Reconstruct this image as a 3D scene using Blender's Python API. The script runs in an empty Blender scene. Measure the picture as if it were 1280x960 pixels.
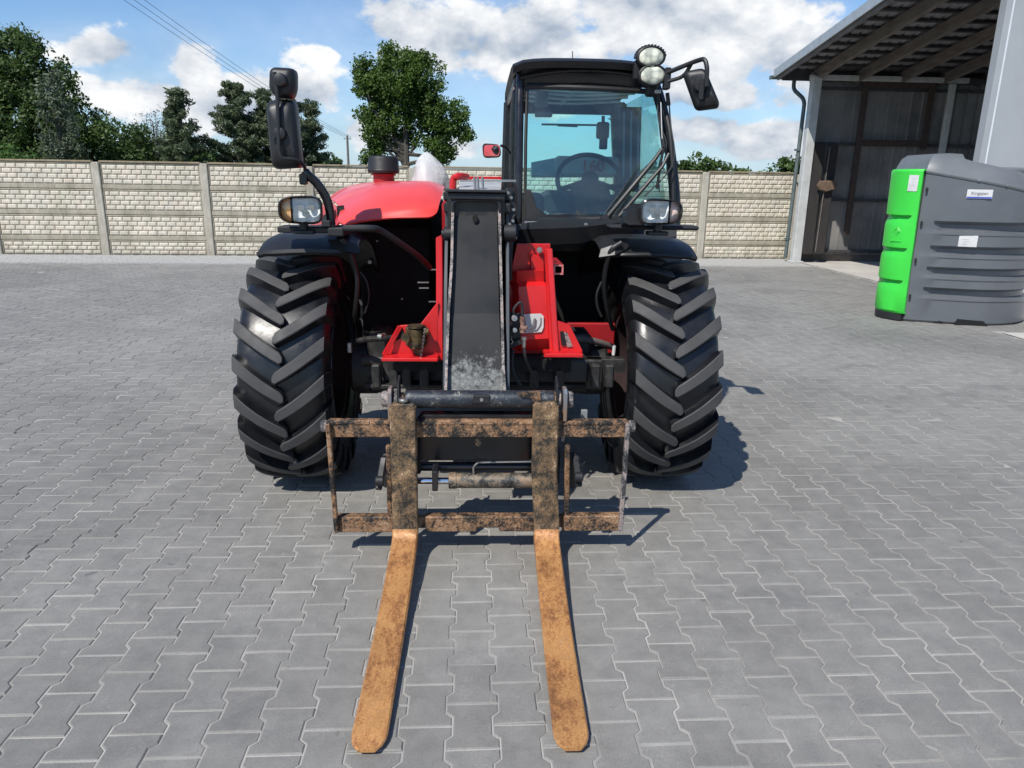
import bpy, bmesh, math, random
import numpy as np
from math import sin, cos, tan, pi, radians as R_, sqrt, atan2
from mathutils import Vector, Matrix
random.seed(7)
rng = np.random.default_rng(7)
scene = bpy.context.scene
COL = scene.collection

# ------------------------------------------------------------------ camera
FPX, PITCH, ROLL, CAMH = 917.0, R_(15.44), R_(0.89), 1.648
cam_data = bpy.data.cameras.new('camera')
cam_data.sensor_width = 36.0
cam_data.lens = FPX / 1280.0 * 36.0
cam_data.clip_start = 0.05
cam_data.clip_end = 5000
cam = bpy.data.objects.new('camera', cam_data)
COL.objects.link(cam)
cam.matrix_world = (Matrix.Translation((0, 0, CAMH)) @ Matrix.Rotation(pi/2 - PITCH, 4, 'X')
                    @ Matrix.Rotation(ROLL, 4, 'Z'))
scene.camera = cam

# ------------------------------------------------------------------ sun, sky
SUN_DIR = Vector((-0.46, -0.71, 1.0)).normalized()          # from the ground to the sun
SUN_EL = math.asin(SUN_DIR.z)
sun_d = bpy.data.lights.new('sun', 'SUN')
sun_d.energy = 4.9
sun_d.angle = R_(0.53)
sun_d.color = (1.0, 0.95, 0.875)
sun = bpy.data.objects.new('sun', sun_d)
COL.objects.link(sun)
sun.rotation_euler = SUN_DIR.to_track_quat('Z', 'Y').to_euler()

world = bpy.data.worlds.new('World')
scene.world = world
world.use_nodes = True
scene.view_settings.view_transform = 'Standard'
scene.view_settings.look = 'None'
scene.view_settings.gamma = 1
scene.view_settings.exposure = 0.1
scene.render.engine = 'CYCLES'
scene.cycles.max_bounces = 8
scene.cycles.transparent_max_bounces = 24


def build_sky():
    nt = world.node_tree
    nt.nodes.clear()
    N, L = nt.nodes.new, nt.links.new
    def mth(op, a, b=None, c=None, clamp=False):
        n = N('ShaderNodeMath'); n.operation = op; n.use_clamp = clamp
        for i, v in enumerate((a, b, c)):
            if v is None: continue
            if isinstance(v, (int, float)): n.inputs[i].default_value = v
            else: L(v, n.inputs[i])
        return n.outputs[0]
    out = N('ShaderNodeOutputWorld'); bg = N('ShaderNodeBackground')
    sky = N('ShaderNodeTexSky'); sky.sky_type = 'NISHITA'; sky.sun_disc = False
    sky.sun_elevation = SUN_EL
    sky.sun_rotation = atan2(SUN_DIR.x, SUN_DIR.y) % (2*pi)
    sky.air_density = 1.0; sky.dust_density = 0.4; sky.ozone_density = 2.0
    tc = N('ShaderNodeTexCoord')
    nrm = N('ShaderNodeVectorMath'); nrm.operation = 'NORMALIZE'; L(tc.outputs['Generated'], nrm.inputs[0])
    sep = N('ShaderNodeSeparateXYZ'); L(nrm.outputs[0], sep.inputs[0])
    az = mth('ARCTAN2', sep.outputs[0], sep.outputs[1])
    el = mth('ARCSINE', sep.outputs[2])
    comb = N('ShaderNodeCombineXYZ'); L(az, comb.inputs[0]); L(mth('MULTIPLY', el, 1.5), comb.inputs[1])
    def fbm(vec, scale, detail, rough, off=0.0):
        n = N('ShaderNodeTexNoise'); n.noise_dimensions = '3D'
        n.inputs['Scale'].default_value = scale; n.inputs['Detail'].default_value = detail
        n.inputs['Roughness'].default_value = rough
        if off:
            a = N('ShaderNodeVectorMath'); a.operation = 'ADD'; a.inputs[1].default_value = (0, off, 0)
            L(vec, a.inputs[0]); vec = a.outputs[0]
        L(vec, n.inputs['Vector']); return n.outputs['Fac']
    big = fbm(comb.outputs[0], 3.2, 2, .5)
    fine = fbm(comb.outputs[0], 9.0, 9, .58)
    fine_up = fbm(comb.outputs[0], 9.0, 5, .55, .035)
    # cumulus banks: azimuth, elevation, half widths (degrees), strength
    blobs = [(-1, 9.5, 13, 4.0, .62), (8, 12, 8, 3.6, .62), (15, 10.5, 7, 4.8, .7), (19.5, 8, 6, 3, .6), (3, 13, 6, 2.5, .5),
             (-6, 10, 4.5, 2.6, .5), (19, 3.0, 9, 1.7, .74), (13, 3.6, 5, 1.5, .66), (16, 6.0, 8, 1.3, .58), (-25.5, 5.2, 5.5, 1.9, .62), (-28, 7.5, 3, 1.3, .6),
             (-22.5, 6.9, 2.2, 2.6, .62), (-19.5, 4.6, 5, 2.4, .6), (-16, 5.6, 4, 1.6, .5), (-14.0, 8.3, 1.9, .8, .55),
             (-11.0, 3.4, 2.6, 1.6, .5), (-13, 14.9, 15, 2.2, .66), (2, 5.0, 4, 1.2, .42), (-7, 5.6, 3, 1.4, .45), (-3, 2.6, 3.5, 1.2, .45), (-24, 2.0, 7, .8, .4),
             (2, 20, 20, 5, .45), (27, 12, 5, 3, .35), (60, 9, 14, 4, .6), (-62, 8, 14, 4, .6), (110, 10, 20, 5, .6), (-120, 9, 22, 5, .6), (175, 10, 20, 5, .6)]
    tot = None
    for a, e, sa, se, k in blobs:
        x = mth('MULTIPLY', mth('SUBTRACT', az, R_(a)), 1/R_(sa)); y = mth('MULTIPLY', mth('SUBTRACT', el, R_(e)), 1/R_(se))
        g = mth('MULTIPLY', mth('EXPONENT', mth('MULTIPLY', mth('ADD', mth('MULTIPLY', x, x), mth('MULTIPLY', y, y)), -1.0)), k)
        tot = g if tot is None else mth('MAXIMUM', tot, g)
    high = mth('MULTIPLY', mth('SUBTRACT', el, R_(22)), 1.6, clamp=True)
    tot = mth('ADD', tot, mth('MULTIPLY', high, mth('SUBTRACT', big, .50)))
    dens = mth('ADD', mth('ADD', tot, mth('MULTIPLY', mth('SUBTRACT', fine, .5), 1.55)), mth('MULTIPLY', mth('SUBTRACT', big, .5), .35))
    mask = N('ShaderNodeMapRange'); mask.interpolation_type = 'SMOOTHSTEP'; L(dens, mask.inputs[0])
    mask.inputs[1].default_value = .27; mask.inputs[2].default_value = .46
    wisp = N('ShaderNodeMapRange'); L(mth('ADD', mth('MULTIPLY', tot, .8), mth('MULTIPLY', big, .5)), wisp.inputs[0])
    wisp.inputs[1].default_value = .25; wisp.inputs[2].default_value = 1.0; wisp.inputs[4].default_value = .55
    cover = mth('MAXIMUM', mask.outputs[0], wisp.outputs[0])
    lit = mth('ADD', mth('MULTIPLY', mth('SUBTRACT', fine, fine_up), 3.0), .62)
    grey = mth('MULTIPLY', mth('SUBTRACT', fbm(comb.outputs[0], 5.0, 4, .5, .7), .47), 2.2)
    lit = mth('SUBTRACT', lit, grey, clamp=True)
    cc = N('ShaderNodeMix'); cc.data_type = 'RGBA'; L(lit, cc.inputs[0])
    cc.inputs[6].default_value = (4.3, 5.1, 6.3, 1); cc.inputs[7].default_value = (10.6, 10.7, 10.8, 1)
    # the sky a little cyan as the photograph shows it
    tint = N('ShaderNodeMix'); tint.data_type = 'RGBA'; tint.blend_type = 'MULTIPLY'; tint.inputs[0].default_value = 1
    L(sky.outputs[0], tint.inputs[6]); tint.inputs[7].default_value = (.93, 1.22, 1.52, 1)
    # the pale band of distant air above the horizon
    hz = mth('MULTIPLY', mth('EXPONENT', mth('MULTIPLY', mth('ABSOLUTE', el), -1/R_(4.2))), .75)
    air = N('ShaderNodeMix'); air.data_type = 'RGBA'; L(hz, air.inputs[0]); L(tint.outputs[2], air.inputs[6]); air.inputs[7].default_value = (5.6, 7.3, 9.2, 1)
    mx = N('ShaderNodeMix'); mx.data_type = 'RGBA'
    L(cover, mx.inputs[0]); L(air.outputs[2], mx.inputs[6]); L(cc.outputs[2], mx.inputs[7])
    L(mx.outputs[2], bg.inputs[0]); bg.inputs[1].default_value = 0.089
    L(bg.outputs[0], out.inputs[0])
build_sky()

# ------------------------------------------------------------------ helpers
def tag(o, label=None, cat=None, group=None, kind=None):
    if label: o['label'] = label
    if cat: o['category'] = cat
    if group: o['group'] = group
    if kind: o['kind'] = kind
    return o

def empty(name, loc=(0, 0, 0), rz=0.0):
    o = bpy.data.objects.new(name, None); COL.objects.link(o)
    o.location = loc; o.rotation_euler = (0, 0, rz); o.empty_display_size = .2
    return o

def vec(a): return np.asarray(a, float)

class MB:
    """collects shapes; build() links them as ONE mesh object"""
    def __init__(self): self.v = []; self.f = []; self.m = []; self.mi = 0; self.M = None; self.sm = []
    def add(self, vs, fs, smooth=True):
        o = len(self.v)
        if self.M is not None: vs = [tuple(self.M @ Vector(v)) for v in vs]
        self.v += [tuple(map(float, v)) for v in vs]
        self.f += [tuple(o+i for i in f) for f in fs]; self.m += [self.mi]*len(fs)
        return self
    def box(self, x0, x1, y0, y1, z0, z1, b=0.0):
        x0, x1 = sorted((x0, x1)); y0, y1 = sorted((y0, y1)); z0, z1 = sorted((z0, z1))
        b = min(b, .45*(x1-x0), .45*(y1-y0), .45*(z1-z0))
        if b <= 0:
            vs = [(x, y, z) for x in (x0, x1) for y in (y0, y1) for z in (z0, z1)]
            return self.add(vs, [(0,1,3,2),(4,6,7,5),(0,4,5,1),(2,3,7,6),(0,2,6,4),(1,5,7,3)])
        vs = []; idx = {}
        for i, (x, sx) in enumerate(((x0, 1), (x1, -1))):
            for j, (y, sy) in enumerate(((y0, 1), (y1, -1))):
                for k, (z, sz) in enumerate(((z0, 1), (z1, -1))):
                    for a in range(3):
                        p = [x+sx*b, y+sy*b, z+sz*b]; p[a] = (x, y, z)[a]
                        idx[(i, j, k, a)] = len(vs); vs.append(p)
        fs = []
        for i in (0, 1):
            fs.append([idx[(i, j, k, 0)] for j, k in ((0,0),(1,0),(1,1),(0,1))])
            fs.append([idx[(j, i, k, 1)] for j, k in ((0,0),(1,0),(1,1),(0,1))])
            fs.append([idx[(j, k, i, 2)] for j, k in ((0,0),(1,0),(1,1),(0,1))])
        for i in (0, 1):
            for j in (0, 1):
                fs.append([idx[(i, j, 0, 0)], idx[(i, j, 1, 0)], idx[(i, j, 1, 1)], idx[(i, j, 0, 1)]])
                fs.append([idx[(i, 0, j, 0)], idx[(i, 1, j, 0)], idx[(i, 1, j, 2)], idx[(i, 0, j, 2)]])
                fs.append([idx[(0, i, j, 1)], idx[(1, i, j, 1)], idx[(1, i, j, 2)], idx[(0, i, j, 2)]])
        for i in (0, 1):
            for j in (0, 1):
                for k in (0, 1): fs.append([idx[(i, j, k, a)] for a in range(3)])
        return self.add(vs, fs)
    def bar(self, p, q, w, h, b=0.0, up=(0, 0, 1)):
        """a square bar of width w and height h from p to q"""
        p, q = Vector(p), Vector(q); d = q-p; L = d.length; d.normalize()
        u = Vector(up)
        if abs(u.dot(d)) > .95: u = Vector((0, 1, 0))
        s = d.cross(u).normalized(); u = s.cross(d).normalized()
        M = Matrix((( s.x, d.x, u.x, p.x), (s.y, d.y, u.y, p.y), (s.z, d.z, u.z, p.z), (0, 0, 0, 1)))
        t = MB(); t.box(-w/2, w/2, 0, L, -h/2, h/2, b)
        return self.add([tuple(M @ Vector(v)) for v in t.v], t.f)
    def loft(self, rings, closed=True, cap=True, capfirst=None, caplast=None):
        n = len(rings[0]); vs = [p for r in rings for p in r]; fs = []
        for i in range(len(rings)-1):
            for j in range(n if closed else n-1):
                a, b = i*n+j, i*n+(j+1) % n
                fs.append((a, b, b+n, a+n))
        cf = cap if capfirst is None else capfirst; cl = cap if caplast is None else caplast
        if closed and cf: fs.append(tuple(range(n)))
        if closed and cl: fs.append(tuple((len(rings)-1)*n+j for j in range(n)))
        return self.add(vs, fs)
    def prism(self, poly, axis, a0, a1, b=0.0):
        """poly: 2-D outline in the plane across axis; chamfered along both ends"""
        def P(p, a): return {'x': (a, p[0], p[1]), 'y': (p[0], a, p[1]), 'z': (p[0], p[1], a)}[axis]
        a0, a1 = sorted((a0, a1))
        if b <= 0: return self.loft([[P(p, a0) for p in poly], [P(p, a1) for p in poly]])
        ins = inset(poly, b)
        return self.loft([[P(p, a0) for p in ins], [P(p, a0+b) for p in poly], [P(p, a1-b) for p in poly], [P(p, a1) for p in ins]])
    def tube(self, pts, r, n=10, cap=True, squash=None):
        pts = [Vector(p) for p in pts]
        rr = r if isinstance(r, (list, tuple)) else [r]*len(pts)
        T = []
        for i in range(len(pts)):
            a = pts[max(i-1, 0)]; b = pts[min(i+1, len(pts)-1)]; T.append((b-a).normalized())
        u = T[0].orthogonal().normalized(); rings = []
        for i, p in enumerate(pts):
            u = (u - T[i]*u.dot(T[i])).normalized(); w = T[i].cross(u)
            rings.append([tuple(p + (u*cos(2*pi*k/n) + w*sin(2*pi*k/n))*rr[i]) for k in range(n)])
        return self.loft(rings, True, cap)
    def cyl(self, p, q, r, n=20, b=0.0, r2=None):
        p, q = Vector(p), Vector(q); r2 = r if r2 is None else r2; d = (q-p).normalized()
        if b: return self.tube([p, p+d*1e-5, p+d*b, q-d*b, q-d*1e-5, q], [max(r-b, 0), r-b, r, r2, r2-b, r2-b], n)
        return self.tube([p, q], [r, r2], n)
    def lathe(self, prof, c, axis='z', n=32, cap=True):
        rings = []
        for r, h in prof:
            ring = []
            for k in range(n):
                a = 2*pi*k/n; u, w = r*cos(a), r*sin(a)
                ring.append({'z': (c[0]+u, c[1]+w, c[2]+h), 'x': (c[0]+h, c[1]+u, c[2]+w), 'y': (c[0]+u, c[1]+h, c[2]+w)}[axis])
            rings.append(ring)
        return self.loft(rings, True, cap)
    def grid(self, rows, thick=0.0, closed=False):
        """sheet through rows of points, given a thickness along its normals at build"""
        n = len(rows[0]); vs = [tuple(p) for r in rows for p in r]; fs = []
        for i in range(len(rows)-1):
            for j in range(n-1): fs.append((i*n+j, i*n+j+1, (i+1)*n+j+1, (i+1)*n+j))
        if not thick: return self.add(vs, fs)
        nn = [Vector((0, 0, 0)) for _ in vs]
        for f in fs:
            a, b, c, d = [Vector(vs[i]) for i in f]; m = (c-a).cross(d-b)
            for i in f: nn[i] += m
        vs2 = [tuple(Vector(v) - q.normalized()*thick) for v, q in zip(vs, nn)]; N = len(vs)
        f2 = [tuple(N+i for i in reversed(f)) for f in fs]; R = len(rows); rim = []
        loop = [j for j in range(n)] + [i*n+n-1 for i in range(1, R)] + [(R-1)*n+j for j in range(n-2, -1, -1)] + [i*n for i in range(R-2, 0, -1)]
        for a, b in zip(loop, loop[1:]+loop[:1]): rim.append((b, a, N+a, N+b))
        return self.add(vs+vs2, fs+f2+rim)
    def build(self, name, mats, parent=None, off=None, smooth=35, kind=None, label=None, recalc=True):
        me = bpy.data.meshes.new(name)
        o3 = off or (0, 0, 0)
        me.from_pydata([(x-o3[0], y-o3[1], z-o3[2]) for x, y, z in self.v], [], self.f)
        if not isinstance(mats, (list, tuple)): mats = [mats]
        for m in mats: me.materials.append(m)
        if len(mats) > 1: me.polygons.foreach_set('material_index', self.m)
        if recalc:
            bm = bmesh.new(); bm.from_mesh(me); bmesh.ops.recalc_face_normals(bm, faces=bm.faces); bm.to_mesh(me); bm.free()
        if smooth:
            me.polygons.foreach_set('use_smooth', [True]*len(me.polygons))
            me.set_sharp_from_angle(angle=R_(smooth))
        me.update()
        ob = bpy.data.objects.new(name, me); COL.objects.link(ob)
        if parent is not None: ob.parent = parent
        if kind: ob['kind'] = kind
        if label: ob['label'] = label
        return ob

def text_to_mesh(t):
    """swap the text curve for real mesh lettering"""
    bpy.context.view_layer.update()
    me = bpy.data.meshes.new_from_object(t.evaluated_get(bpy.context.evaluated_depsgraph_get()))
    o = bpy.data.objects.new('lettering', me); COL.objects.link(o); o.parent = t.parent
    o.location = t.location; o.rotation_euler = t.rotation_euler
    cu = t.data; bpy.data.objects.remove(t); bpy.data.curves.remove(cu); return o

def inset(poly, b):
    n = len(poly); A = sum(poly[i][0]*poly[(i+1) % n][1]-poly[(i+1) % n][0]*poly[i][1] for i in range(n)); s = 1 if A > 0 else -1
    out = []
    for i in range(n):
        p0, p1, p2 = Vector(poly[i-1][:2]), Vector(poly[i][:2]), Vector(poly[(i+1) % n][:2])
        d1, d2 = (p1-p0).normalized(), (p2-p1).normalized()
        n1, n2 = Vector((-d1.y, d1.x))*s, Vector((-d2.y, d2.x))*s
        k = n1+n2; L = k.length
        k = n1 if L < 1e-6 else k/L; c = max(.35, k.dot(n1))
        out.append(tuple(p1+k*b/c))
    return out

def rrect(cx, cz, w, h, r, n=5):
    pts = []
    for sx, sz, a0 in ((1, 1, 0), (-1, 1, 90), (-1, -1, 180), (1, -1, 270)):
        for k in range(n+1):
            a = R_(a0+90*k/n); pts.append((cx+sx*(w/2-r)+r*cos(a), cz+sz*(h/2-r)+r*sin(a)))
    return pts

def ellipse(cx, cz, rx, rz, n=28, e=1.0):
    out = []
    for k in range(n):
        a = 2*pi*k/n; c, s = cos(a), sin(a)
        out.append((cx+rx*math.copysign(abs(c)**e, c), cz+rz*math.copysign(abs(s)**e, s)))
    return out

def smooth_path(pts, k=6):
    """Catmull-Rom through the points"""
    P = [Vector(p) for p in pts]; P = [P[0]*2-P[1]]+P+[P[-1]*2-P[-2]]; out = []
    for i in range(1, len(P)-2):
        for j in range(k):
            t = j/k; a, b, c, d = P[i-1], P[i], P[i+1], P[i+2]
            out.append(.5*((2*b)+(c-a)*t+(2*a-5*b+4*c-d)*t*t+(3*b-a-3*c+d)*t**3))
    out.append(P[-2]); return out

def fillet(pts, r, k=5):
    P = [Vector(p) for p in pts]; out = [P[0]]
    for i in range(1, len(P)-1):
        a, b, c = P[i-1], P[i], P[i+1]
        d1 = (a-b); d2 = (c-b); rr = min(r, d1.length*.48, d2.length*.48)
        p, q = b+d1.normalized()*rr, b+d2.normalized()*rr
        for j in range(k+1):
            t = j/k; out.append(p*(1-t)**2+b*2*t*(1-t)+q*t*t)
    out.append(P[-1]); return out

# ------------------------------------------------------------------ materials
def nodes(name):
    m = bpy.data.materials.new(name); m.use_nodes = True; nt = m.node_tree
    bs = nt.nodes['Principled BSDF']
    return m, nt, bs

def tex(nt, kind='noise', scale=5, detail=4, rough=.55, coord='Object', stretch=None, dist=0.0):
    if coord == 'World':
        g = nt.nodes.new('ShaderNodeNewGeometry'); src = g.outputs['Position']
    else:
        g = nt.nodes.new('ShaderNodeTexCoord'); src = g.outputs[coord]
    if stretch:
        mp = nt.nodes.new('ShaderNodeMapping'); mp.inputs['Scale'].default_value = stretch
        nt.links.new(src, mp.inputs[0]); src = mp.outputs[0]
    if kind == 'noise':
        n = nt.nodes.new('ShaderNodeTexNoise'); n.inputs['Detail'].default_value = detail
        n.inputs['Roughness'].default_value = rough; n.inputs['Distortion'].default_value = dist
    else:
        n = nt.nodes.new('ShaderNodeTexVoronoi')
    n.inputs['Scale'].default_value = scale
    nt.links.new(src, n.inputs['Vector'])
    return n.outputs['Fac'] if kind == 'noise' else n.outputs['Distance']

def ramp(nt, fac, stops, interp='LINEAR'):
    r = nt.nodes.new('ShaderNodeValToRGB'); cr = r.color_ramp; cr.interpolation = interp
    while len(cr.elements) < len(stops): cr.elements.new(.5)
    for e, (p, c) in zip(cr.elements, stops):
        e.position = p; e.color = (c, c, c, 1) if isinstance(c, (int, float)) else (*c, 1)
    nt.links.new(fac, r.inputs[0]); return r.outputs[0]

def mix(nt, fac, a, b, blend='MIX'):
    m = nt.nodes.new('ShaderNodeMix'); m.data_type = 'RGBA'; m.blend_type = blend
    for s, v in ((0, fac), (6, a), (7, b)):
        if isinstance(v, (int, float)): m.inputs[s].default_value = v if s == 0 else (v, v, v, 1)
        elif isinstance(v, tuple): m.inputs[s].default_value = (*v, 1)
        else: nt.links.new(v, m.inputs[s])
    return m.outputs[2]

def fmath(nt, op, a, b=0.0, clamp=False):
    m = nt.nodes.new('ShaderNodeMath'); m.operation = op; m.use_clamp = clamp
    for i, v in enumerate((a, b)):
        if isinstance(v, (int, float)): m.inputs[i].default_value = v
        else: nt.links.new(v, m.inputs[i])
    return m.outputs[0]

def bump(nt, bs, h, strength=.3, dist=.01):
    b = nt.nodes.new('ShaderNodeBump'); b.inputs['Strength'].default_value = strength; b.inputs['Distance'].default_value = dist
    nt.links.new(h, b.inputs['Height']); nt.links.new(b.outputs[0], bs.inputs['Normal'])

def mat(name, c1, c2=None, rough=.5, rough2=None, metal=0.0, scale=6, detail=5, bmp=0.0, bscale=None, coat=0.0,
        stops=(.35, .65), stretch=None, bdist=.004, spec=None, coord='Object'):
    m, nt, bs = nodes(name)
    bs.inputs['Metallic'].default_value = metal
    if coat: bs.inputs['Coat Weight'].default_value = coat; bs.inputs['Coat Roughness'].default_value = .06
    if spec is not None: bs.inputs['Specular IOR Level'].default_value = spec
    c2 = c2 or tuple(x*.8 for x in c1)
    f = tex(nt, scale=scale, detail=detail, stretch=stretch, coord=coord)
    nt.links.new(ramp(nt, f, [(stops[0], c1), (stops[1], c2)]), bs.inputs['Base Color'])
    if rough2 is None: rough2 = min(1, rough+.12)
    nt.links.new(ramp(nt, f, [(.3, rough), (.7, rough2)]), bs.inputs['Roughness'])
    if bmp: bump(nt, bs, tex(nt, scale=bscale or scale*8, detail=3, coord=coord), bmp, bdist)
    return m

def rusty(name, layers, scale=9, rough=.75, stretch=None, metal=.15, bmp=.5, gritty=.65):
    """rust, worn paint and bare steel in irregular patches; layers: [(position, colour)...] along one noise, speckled by a finer one"""
    m, nt, bs = nodes(name)
    a = tex(nt, scale=scale, detail=10, rough=.72, stretch=stretch, dist=.3)
    fine = tex(nt, scale=scale*9, detail=6, rough=.7, stretch=stretch)
    grit = tex(nt, scale=scale*28, detail=4, rough=.8)
    f = fmath(nt, 'ADD', a, fmath(nt, 'MULTIPLY', fmath(nt, 'SUBTRACT', fine, .5), gritty))
    f = fmath(nt, 'ADD', f, fmath(nt, 'MULTIPLY', fmath(nt, 'SUBTRACT', grit, .5), gritty*.6))
    col = ramp(nt, f, layers)
    col = mix(nt, 1.0, col, ramp(nt, grit, [(.3, .72), (.7, 1.25)]), 'MULTIPLY')
    streak = tex(nt, scale=scale*.5, detail=6, rough=.7, coord='Object')
    col = mix(nt, 1.0, col, ramp(nt, streak, [(.35, .78), (.65, 1.15)]), 'MULTIPLY')
    nt.links.new(col, bs.inputs['Base Color'])
    nt.links.new(ramp(nt, fine, [(.3, rough-.25), (.7, rough+.1)]), bs.inputs['Roughness'])
    bs.inputs['Metallic'].default_value = metal
    bump(nt, bs, f, bmp, .003)
    return m

BLK = (.012, .012, .013)
MAT = {}
MAT['red'] = mat('red_paint', (.62, .012, .014), (.50, .010, .012), .32, .45, coat=.25, scale=4, bmp=.03, bscale=60)
MAT['hood'] = mat('sky_lit_red_hood', (.74, .075, .062), (.68, .055, .048), .3, .42, coat=.3, scale=3, bmp=.02, bscale=40)  # red made pinker, the sky's reflection put into the colour
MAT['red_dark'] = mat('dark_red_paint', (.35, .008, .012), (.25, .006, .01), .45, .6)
MAT['plastic'] = mat('black_plastic', (.014, .0145, .016), (.010, .010, .011), .40, .55, bmp=.25, bscale=350, bdist=.001, scale=5)
MAT['gloss'] = mat('black_gloss_paint', (.012, .012, .014), (.018, .018, .02), .16, .3, scale=8, bmp=.02, bscale=40)
MAT['black'] = mat('black_steel', (.016, .017, .019), (.009, .009, .01), .45, .65, scale=10, bmp=.15)
MAT['void'] = mat('shade_black', (.006, .006, .007), (.004, .004, .004), .8, .9)  # near black that paints the shade in openings, engine bay and underbody
MAT['grease'] = mat('greasy_black_steel', (.018, .017, .016), (.05, .045, .04), .3, .7, scale=18, stops=(.45, .75), bmp=.4)
MAT['chrome'] = mat('chrome_rod', (.75, .78, .8), (.6, .62, .65), .08, .2, metal=1.0)
MAT['steel'] = mat('bright_steel', (.5, .5, .48), (.32, .3, .28), .3, .5, metal=.9, scale=20)
MAT['brass'] = mat('dirty_brass', (.16, .11, .045), (.045, .035, .025), .4, .7, metal=.6, scale=30, bmp=.5)
MAT['hose'] = mat('rubber_hose', (.014, .014, .015), (.022, .022, .022), .5, .6)
MAT['greyhose'] = mat('grey_hose', (.16, .13, .12), (.10, .085, .08), .6)
MAT['white'] = mat('white_decal', (.62, .62, .6), (.5, .5, .5), .4)
MAT['rim'] = mat('near_black_red_rim', (.022, .006, .007), (.012, .005, .005), .8)  # red brought down almost to black
MAT['amber'] = mat('amber_lens', (.85, .50, .20), (.8, .62, .40), .15, scale=30)
MAT['wrap'] = None

def boom_paint():
    m, nt, bs = nodes('worn_grey_boom_paint')
    base = ramp(nt, tex(nt, scale=3.5, detail=6), [(.3, (.012, .013, .014)), (.7, (.024, .025, .027))])
    sc = tex(nt, scale=26, detail=8, rough=.75, stretch=(1, 1, 2.2)); scr = ramp(nt, sc, [(.69, 0.0), (.73, 1.0)])
    col = mix(nt, scr, base, (.26, .26, .25))
    g = nt.nodes.new('ShaderNodeTexCoord'); sp = nt.nodes.new('ShaderNodeSeparateXYZ'); nt.links.new(g.outputs['Object'], sp.inputs[0])
    w = fmath(nt, 'ADD', fmath(nt, 'MULTIPLY', fmath(nt, 'SUBTRACT', .865, sp.outputs[2]), 14.0), fmath(nt, 'MULTIPLY', fmath(nt, 'SUBTRACT', tex(nt, scale=22, detail=9, rough=.82), .5), 9.0))
    wf = ramp(nt, w, [(.1, 0.0), (.9, .92)])
    bare = ramp(nt, tex(nt, scale=55, detail=8, rough=.8), [(.3, (.04, .044, .046)), (.5, (.15, .155, .15)), (.68, (.33, .33, .31)), (.8, (.16, .10, .07))])
    nt.links.new(mix(nt, wf, col, bare), bs.inputs['Base Color'])
    nt.links.new(ramp(nt, tex(nt, scale=7, detail=5), [(.3, .36), (.7, .55)]), bs.inputs['Roughness'])
    bs.inputs['Specular IOR Level'].default_value = .22; bump(nt, bs, sc, .12, .002)
    return m
MAT['boom'] = boom_paint()
MAT['edge'] = rusty('chipped_edge', [(.3, (.02, .022, .024)), (.48, (.06, .06, .062)), (.54, (.38, .34, .32)), (.62, (.30, .20, .17)), (.7, (.04, .04, .045))], scale=16)
MAT['carriage'] = rusty('rusty_carriage', [(.36, (.010, .010, .010)), (.47, (.030, .025, .02)), (.49, (.24, .16, .10)), (.52, (.14, .072, .035)), (.56, (.30, .15, .068)),
                        (.60, (.20, .10, .05)), (.64, (.50, .38, .25)), (.69, (.04, .03, .022)), (.75, (.26, .14, .07))], scale=12)
MAT['shank'] = rusty('fork_shank_rust', [(.32, (.016, .015, .013)), (.45, (.045, .038, .027)), (.50, (.19, .12, .062)), (.54, (.10, .066, .04)), (.59, (.30, .19, .095)),
                     (.64, (.20, .12, .065)), (.70, (.52, .42, .28))], scale=14)
MAT['tine'] = rusty('worn_orange_tine', [(.22, (.13, .06, .028)), (.40, (.27, .125, .050)), (.48, (.40, .185, .068)), (.56, (.50, .255, .092)), (.66, (.40, .20, .078)), (.80, (.62, .45, .26))],
                    scale=5, stretch=(1.3, .6, 1), rough=.55, metal=.15, bmp=.3, gritty=.45)
MAT['crosstube'] = rusty('scuffed_blue_black_tube', [(.3, (.02, .024, .03)), (.52, (.035, .042, .052)), (.6, (.055, .062, .07)), (.68, (.32, .30, .24)), (.74, (.36, .2, .13))], scale=9, rough=.5, metal=.4)
MAT['cyl'] = rusty('worn_cylinder_barrel', [(.35, (.012, .012, .012)), (.47, (.05, .05, .048)), (.55, (.24, .20, .15)), (.62, (.18, .1, .05)), (.7, (.38, .27, .17))], scale=16, rough=.6)

def tyre_mat(name, c, rough, dirt):
    m, nt, bs = nodes(name)
    f = tex(nt, scale=9, detail=6)
    nt.links.new(ramp(nt, f, [(.35, c), (.7, dirt)]), bs.inputs['Base Color'])
    nt.links.new(ramp(nt, tex(nt, scale=14, detail=5), [(.3, rough), (.7, rough+.2)]), bs.inputs['Roughness'])
    bump(nt, bs, tex(nt, scale=160, detail=3), .15, .002)
    return m
MAT['tyre'] = tyre_mat('dressed_tyre_rubber', (.006, .0065, .008), .24, (.013, .0135, .015))
MAT['lug'] = tyre_mat('worn_lug_rubber', (.058, .057, .056), .6, (.042, .041, .041))

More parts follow.
